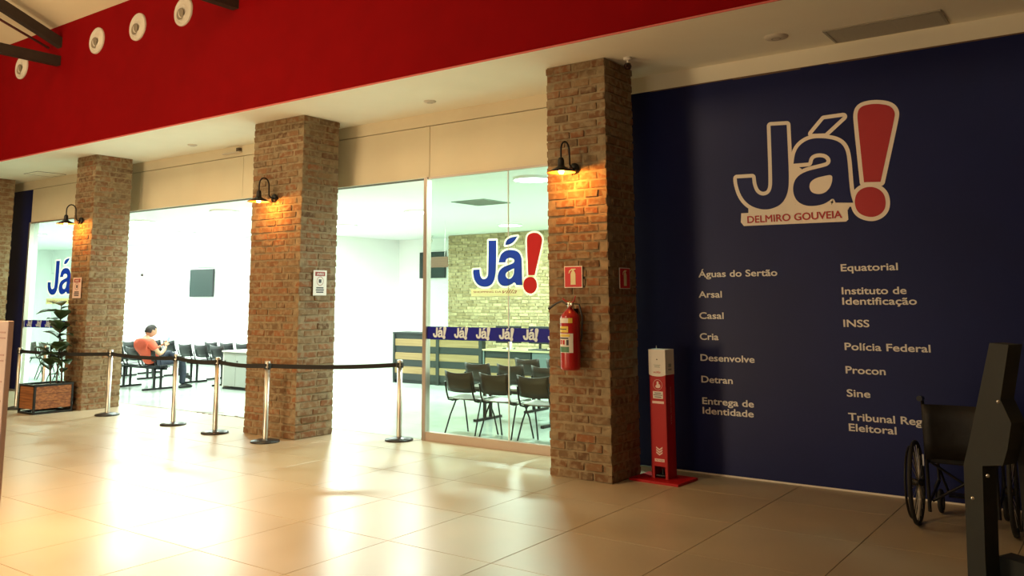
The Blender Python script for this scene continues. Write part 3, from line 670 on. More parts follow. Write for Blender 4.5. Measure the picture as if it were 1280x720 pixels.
for p, a_, ti, L in LV:
    if math.sin(a_) > .3 and L*math.sin(a_) + p.y > .17: L = .17
    o = leaf(p, a_, ti, L, L*.75).build('leaf', M['leaf'], pt)
    sm = o.modifiers.new('thickness', 'SOLIDIFY'); sm.thickness = .003

# ------------------------------------------------------------------ chairs
def curved_shell(x0, x1, prof, th, curve, m, name, parent, bulge_edge=0):
    """profile of (y,z) points swept across x, bowed by curve; gives seat and back shells"""
    n = 8; k = len(prof); vs = []
    for s in (0, 1):
        for i in range(n+1):
            t = i/n; x = x0+(x1-x0)*t; q = (2*t-1)**2
            for j, (y, z) in enumerate(prof):
                a = prof[max(j-1, 0)]; b = prof[min(j+1, k-1)]; dy, dz = b[0]-a[0], b[1]-a[1]; l = math.hypot(dy, dz)
                ny, nz = -dz/l, dy/l
                e = curve*q
                vs.append((x, y+ny*(s*th)+e*ny, z+nz*(s*th)+e*nz+bulge_edge*q*(j/(k-1))))
    N = (n+1)*k; fs = []
    for s in (0, 1):
        for i in range(n):
            for j in range(k-1):
                a = s*N+i*k+j; f = (a, a+k, a+k+1, a+1); fs.append(f if s else f[::-1])
    for i in range(n):
        for j in (0, k-1): a = i*k+j; fs.append((a, a+k, a+k+N, a+N))
    for j in range(k-1):
        for i in (0, n): a = i*k+j; fs.append((a, a+1, a+1+N, a+N))
    return MB().add(vs, fs, True).build(name, m, parent)
# local frame: facing +Y, seat front at +y
def seat_and_back(root, x, ms, mb_, frame_m):
    seat = curved_shell(x-.225, x+.225, [(-.20, .445), (-.12, .435), (.0, .44), (.12, .45), (.19, .445), (.215, .425)], .012, .012, ms, 'seat', root)
    back = curved_shell(x-.215, x+.215, [(-.205, .535), (-.235, .60), (-.255, .68), (-.275, .765)], .012, -.03, mb_, 'backrest', root, .02)
    fr = MB()
    for s in (-1, 1):
        fr.tube([(x+s*.20, .10, .425), (x+s*.20, -.12, .422), (x+s*.205, -.19, .44), (x+s*.205, -.225, .52), (x+s*.20, -.262, .66)], .011, 8)
    fr.build('back_support', frame_m, root)
    return seat, back
def four_leg_chair():
    r = thing('stacking_chair', 'x', 'chair')
    seat_and_back(r, 0, M['seat_grey'], M['brown_plastic'], M['black_metal'])
    for s in (-1, 1):
        MB().tube([(s*.19, .02, .425), (s*.195, .10, .415), (s*.22, .17, .25), (s*.235, .235, .0)], .010, 8).build('leg', M['black_metal'], r)
        MB().tube([(s*.19, .0, .425), (s*.195, -.06, .415), (s*.215, -.14, .25), (s*.235, -.235, .0)], .010, 8).build('leg', M['black_metal'], r)
    MB().tube([(-.19, .02, .42), (.19, .02, .42)], .008, 8).build('crossbar', M['black_metal'], r)
    return r
c0 = four_leg_chair()
CH = [(-6.72, 8.47, 0, 'brown four legged chair directly behind the glass, nearest the door post', 'brown chairs behind the right glass'), (-6.19, 8.47, 0, 'brown four legged chair behind the glass, middle of the front three', 'brown chairs behind the right glass'),
      (-5.62, 8.44, .04, 'brown four legged chair behind the glass nearest the extinguisher pillar', 'brown chairs behind the right glass'),
      (-19.45, 9.4, .1, 'dark chair behind the left glass, leftmost', 'chairs behind the left glass'), (-18.82, 9.4, -.05, 'dark chair behind the left glass, middle one', 'chairs behind the left glass'), (-18.15, 9.4, 0, 'dark chair behind the left glass, partly behind the plant', 'chairs behind the left glass')]
for i, (x, y, rz, l, gname) in enumerate(CH):
    o = c0 if i == 0 else copy_tree(c0); o.location = (x, y, 0); o.rotation_euler[2] = rz; o['label'] = l; o['group'] = gname
def bench(n, seats_mat, back_mat, loc, label, x_first=0.0, pitch=-.53):
    r = thing('beam_seating', label, 'bench', loc)
    xs = [x_first+pitch*k for k in range(n)]
    for x in xs: seat_and_back(r, x, seats_mat, back_mat, M['black_metal'])
    lo, hi = min(xs)-.24, max(xs)+.24
    MB().box(lo, hi, -.03, .02, .37, .41).build('beam', M['black_metal'], r)
    for x in (max(xs)-.02, min(xs)-.02 if n > 3 else min(xs)-.0):
        MB().rbox(x-.025, x+.025, -.30, .30, 0, .035, .006).build('foot', M['black_metal'], r)
        MB().box(x-.018, x+.018, -.09, -.055, .03, .39).box(x-.018, x+.018, .045, .08, .03, .39).box(x-.018, x+.018, -.09, .08, .37, .395).build('leg', M['black_metal'], r)
    return r
BK = M['black_plastic']; BR_ = M['brown_plastic']; SG = M['seat_grey']
# right of the door post (two rows behind the three chairs); first seat nearest the left
bench(3, SG, BR_, (-7.40, 9.70, 0), 'brown three seat row second behind the glass', 0, .56)
bench(3, SG, BR_, (-7.33, 10.80, 0), 'brown three seat row third behind the glass, nearest the counter', 0, .56)
# left part of the shop
bench(3, BK, BK, (-14.98, 9.44, 0), 'black three seat row on which the man in coral sits')
bench(2, BK, BK, (-16.95, 9.20, 0), 'black seat row left of the seated man, hidden mostly by the pillar')
bench(3, BK, BK, (-14.60, 10.66, 0), 'black three seat row behind the man, ending beside the white desk')
bench(3, BK, BK, (-17.2, 10.66, 0), 'black three seat row beyond the seated man, second row')
bench(3, BK, BK, (-14.85, 11.44, 0), 'black three seat row farthest back behind the white desk')
bench(3, BK, BK, (-17.45, 11.44, 0), 'black three seat row farthest back on the left')

# ------------------------------------------------------------------ seated man
P0 = Vector((-15.03, 9.33, 0))
def skin(name, verts, edges, rad, m, parent, sub=2):
    me = bpy.data.meshes.new(name); me.from_pydata([Vector(v) for v in verts], edges, []); t = bpy.data.objects.new('tmp', me); COL.objects.link(t)
    md = t.modifiers.new('s', 'SKIN'); 
    for i, r in enumerate(rad):
        sv = me.skin_vertices[0].data[i]; sv.radius = r if isinstance(r, tuple) else (r, r); sv.use_root = (i == 0)
    md.use_smooth_shade = True
    s2 = t.modifiers.new('u', 'SUBSURF'); s2.levels = sub; s2.render_levels = sub
    dg = bpy.context.evaluated_depsgraph_get(); out = bpy.data.meshes.new_from_object(t.evaluated_get(dg)); bpy.data.objects.remove(t)
    out.materials.clear(); out.materials.append(m)
    for p in out.polygons: p.use_smooth = True
    o = bpy.data.objects.new(name, out); COL.objects.link(o); o.parent = parent; return o
man = thing('person', 'man in coral T-shirt and dark jeans sitting on black seats with his phone', 'person', P0)
V = [(0, .0, .53), (0, -.05, .66), (0, -.13, .80), (0, -.17, .93), (0, -.14, 1.00), (0, -.10, 1.07),       # 0-5 pelvis to neck
     (.17, -.16, .93), (.23, -.09, .79), (.235, -.02, .69), (.17, .10, .77), (.10, .17, .84),                 # 6-10 right arm
     (-.17, -.16, .93), (-.24, -.07, .79), (-.24, .02, .69), (-.14, .12, .78), (-.05, .18, .84),            # 11-15 left arm
     (.10, .05, .51), (.13, .46, .56), (.13, .50, .30), (.13, .49, .09),                                    # 16-19 right leg
     (-.10, .05, .52), (-.08, .34, .70), (-.02, .50, .46), (.0, .56, .30), ]                                # 20-23 left leg raised
E_ = [(0,1),(1,2),(2,3),(3,4),(4,5),(3,6),(6,7),(7,8),(8,9),(9,10),(3,11),(11,12),(12,13),(13,14),(14,15),(0,16),(16,17),(17,18),(18,19),(0,20),(20,21),(21,22),(22,23)]
Rd = [(.10,.08),(.10,.075),(.10,.075),(.09,.06),(.055,.055),(.05,.05), .055,.045,.04,.034,.024, .055,.045,.04,.034,.024, .06,.05,.045,.034, .06,.05,.045,.034]
body = skin('body', V, E_, Rd, M['skin'], man)
# head as its own lofted surface joined to the neck with face features
def head(parent, c, tilt):
    bm = bmesh.new(); bmesh.ops.create_uvsphere(bm, u_segments=24, v_segments=18, radius=1)
    for v in bm.verts:
        x, y, z = v.co
        w_ = 1-.22*max(0, -z)**1.2                      # narrower jaw
        v.co = Vector((x*.075*w_, y*.098*(1-.12*max(0, -z)), z*.122))
        if z < -.3 and y > 0: v.co.y += .012            # chin
        if abs(x) < .22 and .9 > y > .5 and -.35 < z < .1: v.co.y += .0
    for v in bm.verts:                                  # nose, brow, sockets
        x, y, z = v.co
        if y > .05:
            v.co.y += .026*math.exp(-((x/.012)**2+((z+.02)/.022)**2))
            v.co.y += .006*math.exp(-((z-.022)/.01)**2)
            for s in (-1, 1): v.co.y -= .010*math.exp(-(((x-s*.03)/.014)**2+((z-.004)/.012)**2))
            v.co.y += .006*math.exp(-((x/.02)**2+((z+.055)/.008)**2))
    R_ = Matrix.Rotation(tilt, 4, 'X')
    for v in bm.verts: v.co = R_ @ v.co + Vector(c)
    me = bpy.data.meshes.new('head'); bm.to_mesh(me); bm.free(); me.materials.append(M['skin'])
    for p in me.polygons: p.use_smooth = True
    o = bpy.data.objects.new('head', me); COL.objects.link(o); o.parent = parent
    for s in (-1, 1):
        MB().lathe([(0, -.012), (.018, -.010), (.022, 0), (.016, .008), (0, .006)], (0, 0, 0), 14, 'X').build('ear', M['skin'], o, loc=(c[0]+s*.074, c[1]-.008, c[2]))
        e = R_ @ Vector((s*.03, .083, .004)); MB().lathe([(0, -.009), (.007, -.006), (.009, 0), (.007, .006), (0, .009)], (0, 0, 0), 10).build('eye', M['dark_ink'], o, loc=(c[0]+e.x, c[1]+e.y, c[2]+e.z))
    # hair cap
    bm = bmesh.new(); bmesh.ops.create_uvsphere(bm, u_segments=24, v_segments=18, radius=1)
    bmesh.ops.delete(bm, geom=[v for v in bm.verts if v.co.z < (.42 if v.co.y > .45 else (.15 if v.co.y > -.1 else -.45))], context='VERTS')
    for v in bm.verts: v.co = R_ @ Vector((v.co.x*.081, v.co.y*.104-.003, v.co.z*.129)) + Vector(c)
    bmesh.ops.solidify(bm, geom=bm.faces[:], thickness=.004)
    me = bpy.data.meshes.new('hair'); bm.to_mesh(me); bm.free(); me.materials.append(M['hair'])
    h = bpy.data.objects.new('hair', me); COL.objects.link(h); h.parent = parent
head(man, (0, -.055, 1.145), math.radians(-14))
# shirt over the torso and upper arms, trousers over the hips and legs
S_ = [(0, .01, .50), (0, -.05, .66), (0, -.13, .80), (0, -.17, .92), (0, -.145, .985), (.175, -.16, .93), (.235, -.09, .785), (-.175, -.16, .93), (-.245, -.07, .785)]
skin('t_shirt', S_, [(0,1),(1,2),(2,3),(3,4),(3,5),(5,6),(3,7),(7,8)], [(.17,.14),(.17,.13),(.175,.135),(.155,.115),(.075,.075),(.085,.08),(.07,.066),(.085,.08),(.07,.066)], M['shirt'], man)
T_ = [(0, .05, .50), (.10, .10, .515), (.13, .46, .565), (.13, .505, .30), (.13, .49, .07), (-.10, .10, .53), (-.08, .34, .715), (-.02, .50, .46), (.0, .56, .27)]
skin('trousers', T_, [(0,1),(1,2),(2,3),(3,4),(0,5),(5,6),(6,7),(7,8)], [(.15,.115),.09,.070,.060,.052,.085,.070,.060,.052], M['jeans'], man)
def shoe(c, rot):
    bm = bmesh.new(); bmesh.ops.create_uvsphere(bm, u_segments=16, v_segments=10, radius=1)
    for v in bm.verts:
        x, y, z = v.co; z2 = max(z, -.45)
        v.co = Vector((x*.048*(1-.15*max(0, -y)), y*.14, (z2+.45)*.058*(1 if y < 0 else 1-.35*y)))
    me = bpy.data.meshes.new('shoe'); bm.to_mesh(me); bm.free(); me.materials.append(M['shoe'])
    for p in me.polygons: p.use_smooth = True
    o = bpy.data.objects.new('shoe', me); COL.objects.link(o); o.parent = man; o.location = c; o.rotation_euler[0] = rot
shoe((.13, .56, 0), 0); shoe((.0, .64, .18), -.5)
def hand(w, dirv, side):
    w = Vector(w); d = Vector(dirv).normalized(); sx = Vector((side, 0, 0)); up = d.cross(sx).normalized()
    vs = [w, w+d*.045, w+d*.08]; ed = [(0, 1), (1, 2)]; rd = [(.02, .02), (.032, .016), (.034, .014)]
    for k in range(4):
        b = w+d*.085+sx*(-.026+.0175*k); L = (.062, .072, .068, .052)[k]; n0 = len(vs)
        vs += [b, b+d*L*.5-up*.004, b+d*L*.8-up*.022]; ed += [(2, n0), (n0, n0+1), (n0+1, n0+2)]; rd += [.009, .008, .007]
    n0 = len(vs); vs += [w+d*.03-sx*.03, w+d*.055-sx*.05-up*.01, w+d*.085-sx*.052-up*.018]; ed += [(1, n0), (n0, n0+1), (n0+1, n0+2)]; rd += [.011, .009, .008]
    skin('hand', vs, ed, rd, M['skin'], man, 1)
hand((.10, .17, .84), (-.35, .35, .5), -1); hand((-.05, .18, .84), (.35, .35, .5), 1)
man.scale = (1.1, 1.12, .95)
ph = thing('phone', 'smartphone held up by the seated man', 'phone', (P0.x+.03, P0.y+.275, .895)); ph.rotation_euler = (math.radians(-25), 0, 0)
MB().rbox(-.037, .037, -.004, .004, -.075, .075, .003).build('case', M['black_plastic'], ph)
MB().box(-.033, .033, -.0052, -.004, -.068, .068).build('screen', M['phone_blue'], ph)

# ------------------------------------------------------------------ white desk
dk = thing('reception_desk', 'white desk with grey front panel left of the middle pillar', 'desk', (-13.35, 10.2, 0))
MB().rbox(-.76, .76, -.02, .62, .68, .71, .006).build('desk_top', M['desk_white'], dk)
MB().box(-.74, -.71, 0, .60, .03, .68).box(.71, .74, 0, .60, .03, .68).box(-.71, .71, .56, .58, .2, .68).build('side_panel', M['desk_white'], dk)
for k, (a_, b_) in enumerate(((-.71, -.36), (-.35, 0), (.01, .36), (.37, .71))):
    dd = MB().box(a_, b_, .0, .02, .06, .67).build('door', M['desk_grey'], dk)
    MB().lathe([(0, 0), (.012, -.002), (.012, -.02), (0, -.022)], (a_+.05, 0, .52), 12, 'Y').build('knob', M['black_metal'], dd)
MB().box(-.74, .74, .01, .60, 0, .03).build('plinth', M['black_metal'], dk)

# ------------------------------------------------------------------ slatted counter and lower desk
ct = thing('service_counter', 'tall reception counter clad in pale wood and black horizontal slats', 'counter', (-12.27, 12.92, 0))
MB().box(.0, 2.28, .03, .10, 0, .97).build('carcass', M['c_dark'], ct)
MB().box(.0, 2.28, -.02, .40, .97, 1.0).build('counter_top', M['c_dark'], ct)
zs = [.87, .74, .605, .47, .335, .20, .07]
for p0, p1 in ((.05, 1.14), (1.22, 2.20)):
    for k in range(3):
        MB().box(p0, p1, -.0, .03, .735-.27*k, .87-.27*k).build('slat', M['wood_lt'], ct)
    for k in range(4):
        MB().box(p0, p1, .004, .03, .605-.27*k+.0 if k < 3 else 0.0, .735-.27*k if k < 3 else .065).build('slat', M['c_dark'], ct) if k < 3 else None
    MB().box(p0, p1, .004, .03, .87, .97).build('slat', M['c_dark'], ct)
for x0, x1 in ((0, .05), (1.14, 1.22), (2.20, 2.28)): MB().box(x0, x1, -.012, .03, 0, .97).build('divider', M['c_dark'], ct)
ld = thing('low_desk', 'lower reception desk with pale top beside the tall slatted counter', 'desk', (-9.97, 12.92, 0))
MB().box(0, 1.95, -.03, .75, .70, .73).build('desk_top', M['desk_top'], ld)
MB().box(0.02, 1.10, .03, .05, .03, .70).build('front_board', M['c_dark'], ld)
for k in range(2): MB().box(.05, 1.08, .0, .03, .43-.27*k, .57-.27*k).build('slat', M['wood_lt'], ld)
for z0, z1 in ((.58, .70), (.30, .42), (.03, .15)): MB().box(.05, 1.08, .004, .03, z0, z1).build('slat', M['c_dark'], ld)
MB().box(1.12, 1.90, -.01, .02, .03, .70).build('grey_panel', M['c_grey'], ld)
MB().box(1.90, 1.94, -.01, .70, 0, .70).box(0, .03, -.01, .70, 0, .70).build('side_panel', M['c_grey'], ld)
def monitor(x, y, rz, label):
    m_ = thing('monitor', label, 'monitor', (x, y, .73), rz)
    MB().rbox(-.26, .26, -.02, .02, .10, .42, .008).build('screen_housing', M['black_plastic'], m_)
    MB().box(-.02, .02, .0, .03, .01, .2).build('neck', M['black_plastic'], m_); MB().rbox(-.1, .1, -.07, .10, 0, .015, .004).build('foot', M['black_plastic'], m_)
monitor(-9.62, 13.25, .2, 'black computer monitor on the low desk beside the tall counter'); monitor(-8.95, 13.3, -.15, 'black computer monitor in the middle of the low desk')
kb_ = MB().rbox(-.22, .22, -.07, .07, 0, .02, .004).build('keyboard', M['black_plastic'], None, (-8.75, 13.02, .73)); tag(kb_, 'black keyboard lying on the low desk', 'keyboard')
pr = thing('desk_telephone', 'small white device standing between the monitors on the low desk', 'telephone', (-9.42, 13.02, .73))
MB().rbox(-.05, .05, -.05, .05, 0, .03, .006).build('base', M['paper'], pr); MB().rbox(-.035, .035, -.01, .02, .03, .27, .005).build('body', M['paper'], pr); MB().rbox(-.12, .06, -.015, .02, .23, .28, .005).build('head', M['paper'], pr)

# hanging wooden sign, screens, cameras, grilles, lights
hs = thing('hanging_sign', 'brown wooden board hanging over the counter left of the logo', 'sign', (-11.4, 12.95, 2.28))
MB().rbox(-.07, .52, 0, .03, 0, .21, .004).build('board', M['wood_sign'], hs)
for x in (0, .44): MB().tube([(x, .015, .21), (x, .015, .92)], .003, 6).build('hanger', M['steel'], hs)
def screen(loc, wd, ht, label, name='television'):
    t = thing(name, label, 'television', loc); MB().rbox(-wd/2, wd/2, -.06, -.02, 0, ht, .006).build('housing', M['black_plastic'], t)
    MB().box(-wd/2+.02, wd/2-.02, -.063, -.06, .02, ht-.02).build('screen', M['tv'], t); MB().box(-.1, .1, -.02, 0, ht*.3, ht*.7).build('wall_bracket', M['black_metal'], t)
screen((-19.33, 13.297, 1.745), 1.0, .70, 'dark switched off television on the white back wall left of the middle pillar')
screen((-14.4, 16.597, 2.19), .86, .66, 'dark television seen beyond the glass door post, behind the brown board')
def sec_cam(loc, label, s=1.0, m='paper'):
    t = thing('security_camera', label, 'camera', loc)
    MB().lathe([(0, 0), (.05*s, 0), (.05*s, -.02*s), (.03*s, -.03*s), (0, -.03*s)], n=18).build('mount', M['paper'], t)
    MB().tube([(0, 0, -.02*s), (0, 0, -.06*s)], .012*s, 8).build('arm', M['paper'], t)
    MB().lathe([(0, -.14*s), (.03*s, -.13*s), (.043*s, -.10*s), (.03*s, -.065*s), (0, -.055*s)], n=18).build('housing', M[m], t)
    MB().lathe([(0, -.065*s), (.022*s, -.055*s), (.025*s, -.03*s)], (0, 0, -.10*s), 14, 'Y').build('lens', M['lens'], t)
sec_cam((-3.76, 7.15, H), 'small dark dome camera under the soffit beside the right pillar top', .85, 'lens')
sec_cam((-21.7, 13.1, 2.5), 'white security camera on the white back wall above the seated man', 1.6)
sec_cam((-13.9, 15.9, 3.2), 'small security camera under the shop ceiling at the brick wall corner', 1.2)
def disc(loc, r, label, nm='smoke_detector'):
    t = thing(nm, label, 'detector', loc); MB().lathe([(0, -.022), (r*.6, -.02), (r*.95, -.010), (r, 0)], n=28).build('cover', M['vent'], t)
    MB().lathe([(r*.3, -.0225), (r*.42, -.0215)], n=24).build('ring', M['grille'], t)
disc((-6.49, 7.39, H), .075, 'small round detector on the soffit between the middle and right pillars'); disc((-11.19, 7.41, H), .07, 'small round detector on the soffit left of the middle pillar'); disc((-2.38, 7.34, H), .105, 'round flush ceiling disc above the navy wall')
def grille(x0, x1, y0, y1, z, n, m, label, nm='air_grille'):
    t = thing(nm, label, 'vent', ((x0+x1)/2, (y0+y1)/2, z)); a, b = (x1-x0)/2, (y1-y0)/2
    MB().box(-a, a, -b, -b+.02, -.012, 0).box(-a, a, b-.02, b, -.012, 0).box(-a, -a+.02, -b+.02, b-.02, -.012, 0).box(a-.02, a, -b+.02, b-.02, -.012, 0).build('frame', m, t)
    MB().box(-a+.02, a-.02, -b+.02, b-.02, -.002, 0).build('backing', M['grille'], t)
    for k in range(n):
        y = -b+.02+(2*b-.04)*(k+.5)/n; MB().box(-a+.02, a-.02, y-.006, y+.004, -.010, -.002).build('slat', m, t)
grille(-2.0, -1.065, 7.41, 7.83, H, 14, M['grille'], 'long slatted air grille in the soffit above the navy wall')
t = thing('access_hatch', 'thin square access hatch in the soffit at the left', 'hatch', (-15.93, 7.56, H))
MB().box(-.25, .25, -.25, .25, -.004, 0).build('panel', M['soffit'], t)
q = MB()
for x0, x1, y0, y1 in ((-.256, .256, -.256, -.25), (-.256, .256, .25, .256), (-.256, -.25, -.25, .25), (.25, .256, -.25, .25)): q.box(x0, x1, y0, y1, -.007, 0)
q.build('rim', M['line'], t)
grille(-8.72, -8.05, 10.46, 11.16, 3.2, 7, M['grille_int'], 'square cassette air conditioner vent in the shop ceiling', 'air_conditioner')
el = thing('emergency_light', 'small grey bracket fixture on the beige header left of the middle pillar', 'light fixture', (-10.85, 7.88, 3.86))
MB().rbox(-.21, .21, -.05, 0, -.02, .0, .004).build('bar', M['vent'], el); MB().rbox(.15, .21, -.06, 0, .0, .05, .004).build('housing', M['joint'], el)
LP = [(-6.15, 9.0), (-10.4, 14.4), (-12.7, 9.1), (-15.6, 9.3), (-10.1, 11.2), (-6.3, 12.2), (-17.5, 11.5), (-20.5, 9.6), (-13.2, 12.4), (-7.2, 14.6), (-20.5, 12.0), (-23.6, 10.5)]
LPL = ['ceiling light nearest the right brick pillar, seen through the glass', 'ceiling light before the brick wall, left of the glass logo', 'ceiling light just left of the middle brick pillar', 'ceiling light right of the planter pillar', 'ceiling light beyond the glass door post', 'ceiling light above the brown chairs', 'ceiling light over the farther black seats', 'ceiling light behind the left glass', 'ceiling light over the open entrance, far back', 'ceiling light before the brick wall, hidden by the right pillar', 'ceiling light at the back left of the shop', "ceiling light at the shop's far left end"]
for i, (x, y) in enumerate(LP):
    t = thing('ceiling_light', LPL[i], 'light', (x, y, 3.2), group='round ceiling lights inside the shop')
    MB().lathe([(.25, 0), (.25, -.03), (.235, -.035)], n=32).build('rim', M['white'], t); MB().lathe([(.235, -.034), (.12, -.04), (0, -.042)], n=32).build('diffuser', M['led'], t)
    l = bpy.data.lights.new('ceiling_lamp', 'AREA'); l.shape = 'DISK'; l.size = .46; l.energy = (140, 150, 165, 155, 200, 110, 155, 130, 230, 140, 140, 130)[i]; l.color = COOL
    o = bpy.data.objects.new('ceiling_lamp', l); COL.objects.link(o); o.location = (x, y, 3.15)

# floor scraps at the threshold
fs = thing('torn_floor_strip', 'torn dark edging strip lying on the threshold before the seated man', 'scrap', (-11.35, 7.9, 0))
random.seed(9)
MB().add([(-.25,-.05,.003),(.3,.14,.003),(.32,.17,.006),(-.2,.0,.006)],[(0,1,2,3)]).build('strip', M['line'], fs)
for k in range(9):
    x = -.1+k*.14+random.uniform(-.04, .04); y = random.uniform(-.06, .02)
    MB().rbox(x, x+random.uniform(.02, .08), y, y+.02, 0, .008, .002).build('fragment', M['line'], fs)

# ------------------------------------------------------------------ jet diffusers on the red wall
for x, z, l in ((-14.57, 5.475, 'leftmost round duct nozzle on the red wall, below the truss end'), (-12.235, 5.50, 'round duct nozzle on the red wall just right of the truss end'), (-11.145, 5.50, 'round duct nozzle on the red wall, second right of the truss'), (-10.045, 5.50, 'round duct nozzle on the red wall, third right of the truss')):
    t = thing('duct_nozzle', l, 'vent', (x, 6.43, z), group='round duct nozzles on the red wall')
    MB().lathe([(.20, 0), (.20, -.02), (.185, -.03), (.165, -.022), (.12, .02), (.095, .06)], n=36, axis='Y').build('flange', M['vent'], t)
    MB().lathe([(.165, -.010), (.12, -.008), (.09, -.03), (.085, -.034), (.07, -.02), (.0, -.012)], n=36, axis='Y').build('nozzle', M['vent'], t)
    MB().lathe([(.082, -.036), (.06, -.030), (.0, -.022)], (-.035, 0, -.03), 28, 'Y').build('throat', M['vent_in'], t)
# ------------------------------------------------------------------ roof trusses
for x, l in ((-17.8, 'dark roof truss beyond the left edge of the red wall'), (-13.36, 'dark roof truss at upper left meeting the red wall'), (-8.92, 'dark roof truss of which only the lower beam end shows at the top')):
    t = thing('roof_truss', l, 'truss', (x, 6.43, 5.3))
    MB().box(-.06, .06, -9.5, 0, .0, .15).build('bottom_chord', M['beam'], t)
    MB().add([(-.06,0,.29),(.06,0,.29),(.06,-7.0,3.15),(-.06,-7.0,3.15),(-.06,0,.45),(.06,0,.45),(.06,-7.0,3.31),(-.06,-7.0,3.31)],[(0,1,2,3),(7,6,5,4),(0,4,5,1),(1,5,6,2),(2,6,7,3),(3,7,4,0)]).build('rafter', M['beam'], t)
    MB().tube([(-.25, -.05, .32), (-.25, -4.0, 1.75)], .02, 8).build('tie_rod', M['rod'], t)
    for y in (-1.8, -3.6, -5.4): MB().box(-.05, .05, y-.05, y+.05, .15, .29-y*.4086+.02).build('web', M['beam'], t)

# ------------------------------------------------------------------ wheelchair
wc = thing('wheelchair', 'black folding wheelchair seen from behind against the navy wall', 'wheelchair', (-1.10, 7.07, 0), math.radians(2))
def ring_x(x, c, r, tr, n=36, m=8):
    mb = MB(); vs = []
    for i in range(n):
        a = i*2*math.pi/n
        for j in range(m):
            b = j*2*math.pi/m; q = r+tr*math.cos(b); vs.append((x+tr*math.sin(b), c[0]+q*math.cos(a), c[1]+q*math.sin(a)))
    return mb.add(vs, [(i*m+j, ((i+1) % n)*m+j, ((i+1) % n)*m+(j+1) % m, i*m+(j+1) % m) for i in range(n) for j in range(m)], True)
for s in (-1, 1):
    wh = ring_x(s*.31, (0, .30), .285, .016).build('wheel', M['tyre'], wc)
    mb = MB()
    for k in range(20): a = k*math.pi/10; mb.tube([(s*.29, 0, .30), (s*.31, .275*math.cos(a), .30+.275*math.sin(a))], .0022, 5, False)
    mb.build('spokes', M['steel'], wh); ring_x(s*.345, (0, .30), .25, .009).build('handrim', M['black_metal'], wh)
    MB().lathe([(0, -.04), (.025, -.04), (.025, .04), (0, .04)], (s*.30, 0, .30), 14, 'X').build('hub', M['black_metal'], wh)
    cw = ring_x(s*.22, (.47, .09), .072, .018, 20).build('caster', M['tyre'], wc)
    MB().lathe([(0, -.012), (.055, -.012), (.055, .012), (0, .012)], (s*.22, .47, .09), 16, 'X').build('rim', M['black_plastic'], cw)
    MB().tube([(s*.25, .47, .09), (s*.25, .44, .2), (s*.22, .44, .26)], .011, 8).build('fork', M['black_metal'], wc)
    MB().tube([(s*.22, -.08, .12), (s*.22, -.08, .86), (s*.22, -.10, .915), (s*.22, -.19, .925)], .0125, 10).build('back_post', M['black_metal'], wc)
    MB().tube([(s*.22, -.11, .918), (s*.22, -.22, .928)], .020, 10).build('push_handle', M['black_plastic'], wc)
    MB().tube([(s*.22, -.08, .69), (s*.22, .28, .69), (s*.22, .33, .65), (s*.22, .34, .46)], .0115, 8).tube([(s*.22, -.08, .46), (s*.22, .40, .46), (s*.22, .44, .40), (s*.22, .44, .24)], .0115, 8).tube([(s*.22, -.08, .18), (s*.22, .44, .24)], .011, 8).build('side_frame', M['black_metal'], wc)
    MB().rbox(s*.22-.03, s*.22+.03, -.04, .26, .70, .725, .008).build('armrest', M['black_plastic'], wc)
    MB().tube([(s*.22, .44, .36), (s*.20, .56, .22), (s*.18, .62, .12)], .010, 8).rbox(s*.11-.07, s*.11+.07, .58, .72, .10, .115, .005).build('footrest', M['black_metal'], wc)
curved_shell(-.215, .215, [(-.09, .50), (-.10, .62), (-.10, .75), (-.095, .88)], .012, .05, M['leather'], 'backrest', wc)
MB().rbox(-.21, .21, -.05, .38, .455, .49, .01).build('seat', M['leather'], wc)
MB().tube([(-.21, 0, .18), (.21, .0, .45)], .010, 8).tube([(.21, .03, .18), (-.21, .03, .45)], .010, 8).build('cross_brace', M['black_metal'], wc)
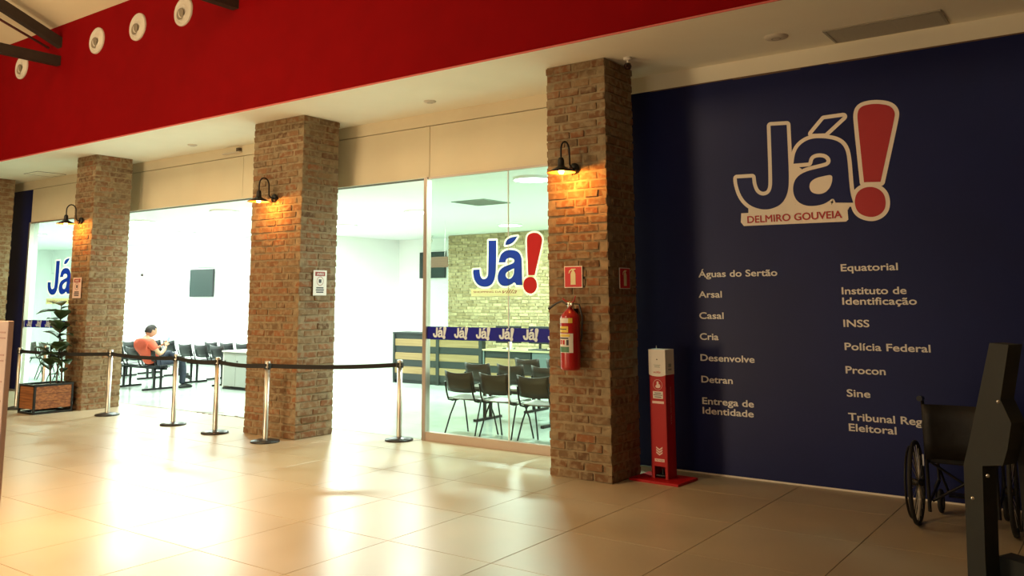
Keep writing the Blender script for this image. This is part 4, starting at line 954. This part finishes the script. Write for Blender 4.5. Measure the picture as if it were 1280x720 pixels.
MB().box(-.245, -.235, -.10, -.085, .44, .52).build('tag_plate', M['steel'], wc)

# ------------------------------------------------------------------ dark apparatus in the right foreground
ap = thing('dark_bolted_frame', 'dark grey bolted frame with a bent post in the right foreground before the wheelchair', 'apparatus', (-.78, 5.6, 0), math.radians(-25))
k = 1/math.cos(math.radians(25))
prof = [(-.679,1.394),(-.581,1.388),(-.646,1.086),(-.60,.964),(-.631,.818),(-.66,.73),(-.768,.709),(-.79,.229),(-.795,0),(-.895,0),(-.870,.70),(-.833,.821),(-.778,1.026)]
MB().prism_y([((x+.78)*k, z) for x, z in prof], 0, .13).build('bent_post', M['apparatus'], ap)
MB().prism_y([(-.02, .20), (.55, .18), (.55, .06), (-.02, .06)], .13, .26).box(-.1, .55, -.05, .40, .0, .07).build('base_plank', M['apparatus'], ap)
MB().box(.14, .22, .13, .22, .06, .95).build('rear_strut', M['apparatus_dark'], ap)
for x, z in ((-.685*1.217+.0, .52), (-.541*1.217, 1.073), (-.611*1.217, .66)):
    MB().lathe([(0, -.010), (.008, -.008), (.012, 0)], ((x+.78)*k, 0, z), 14, 'Y').build('bolt', M['chrome'], ap)
MB().lathe([(0, .035), (.02, .03), (.026, 0)], (.33, .10, .07), 16).build('cap', M['yellow'], ap)

# ------------------------------------------------------------------ display board at the far left foreground
bd = thing('display_board', 'pinkish white standing board cut by the left edge of the picture', 'sign', (-4.92, 2.2, 0))
MB().rbox(-.60, 0, 0, .03, .42, 1.545, .006).build('panel', M['pink'], bd)
for z in (1.48, 1.45, 1.36, 1.33, 1.22, 1.12, .98, .9): MB().box(-.5, -.025, -.0015, 0, z, z+.008).build('print_line', M['pink_ink'], bd)
MB().tube([(-.50, .015, .05), (-.50, .015, .45)], .02).tube([(-.12, .015, .05), (-.12, .015, .45)], .02).build('leg', M['steel'], bd)
MB().rbox(-.58, -.03, -.15, .18, 0, .05, .015).build('foot', M['paper'], bd)
MB().rbox(-.2, .035, -.05, -.0, .30, .37, .02).build('tray', M['paper'], bd)
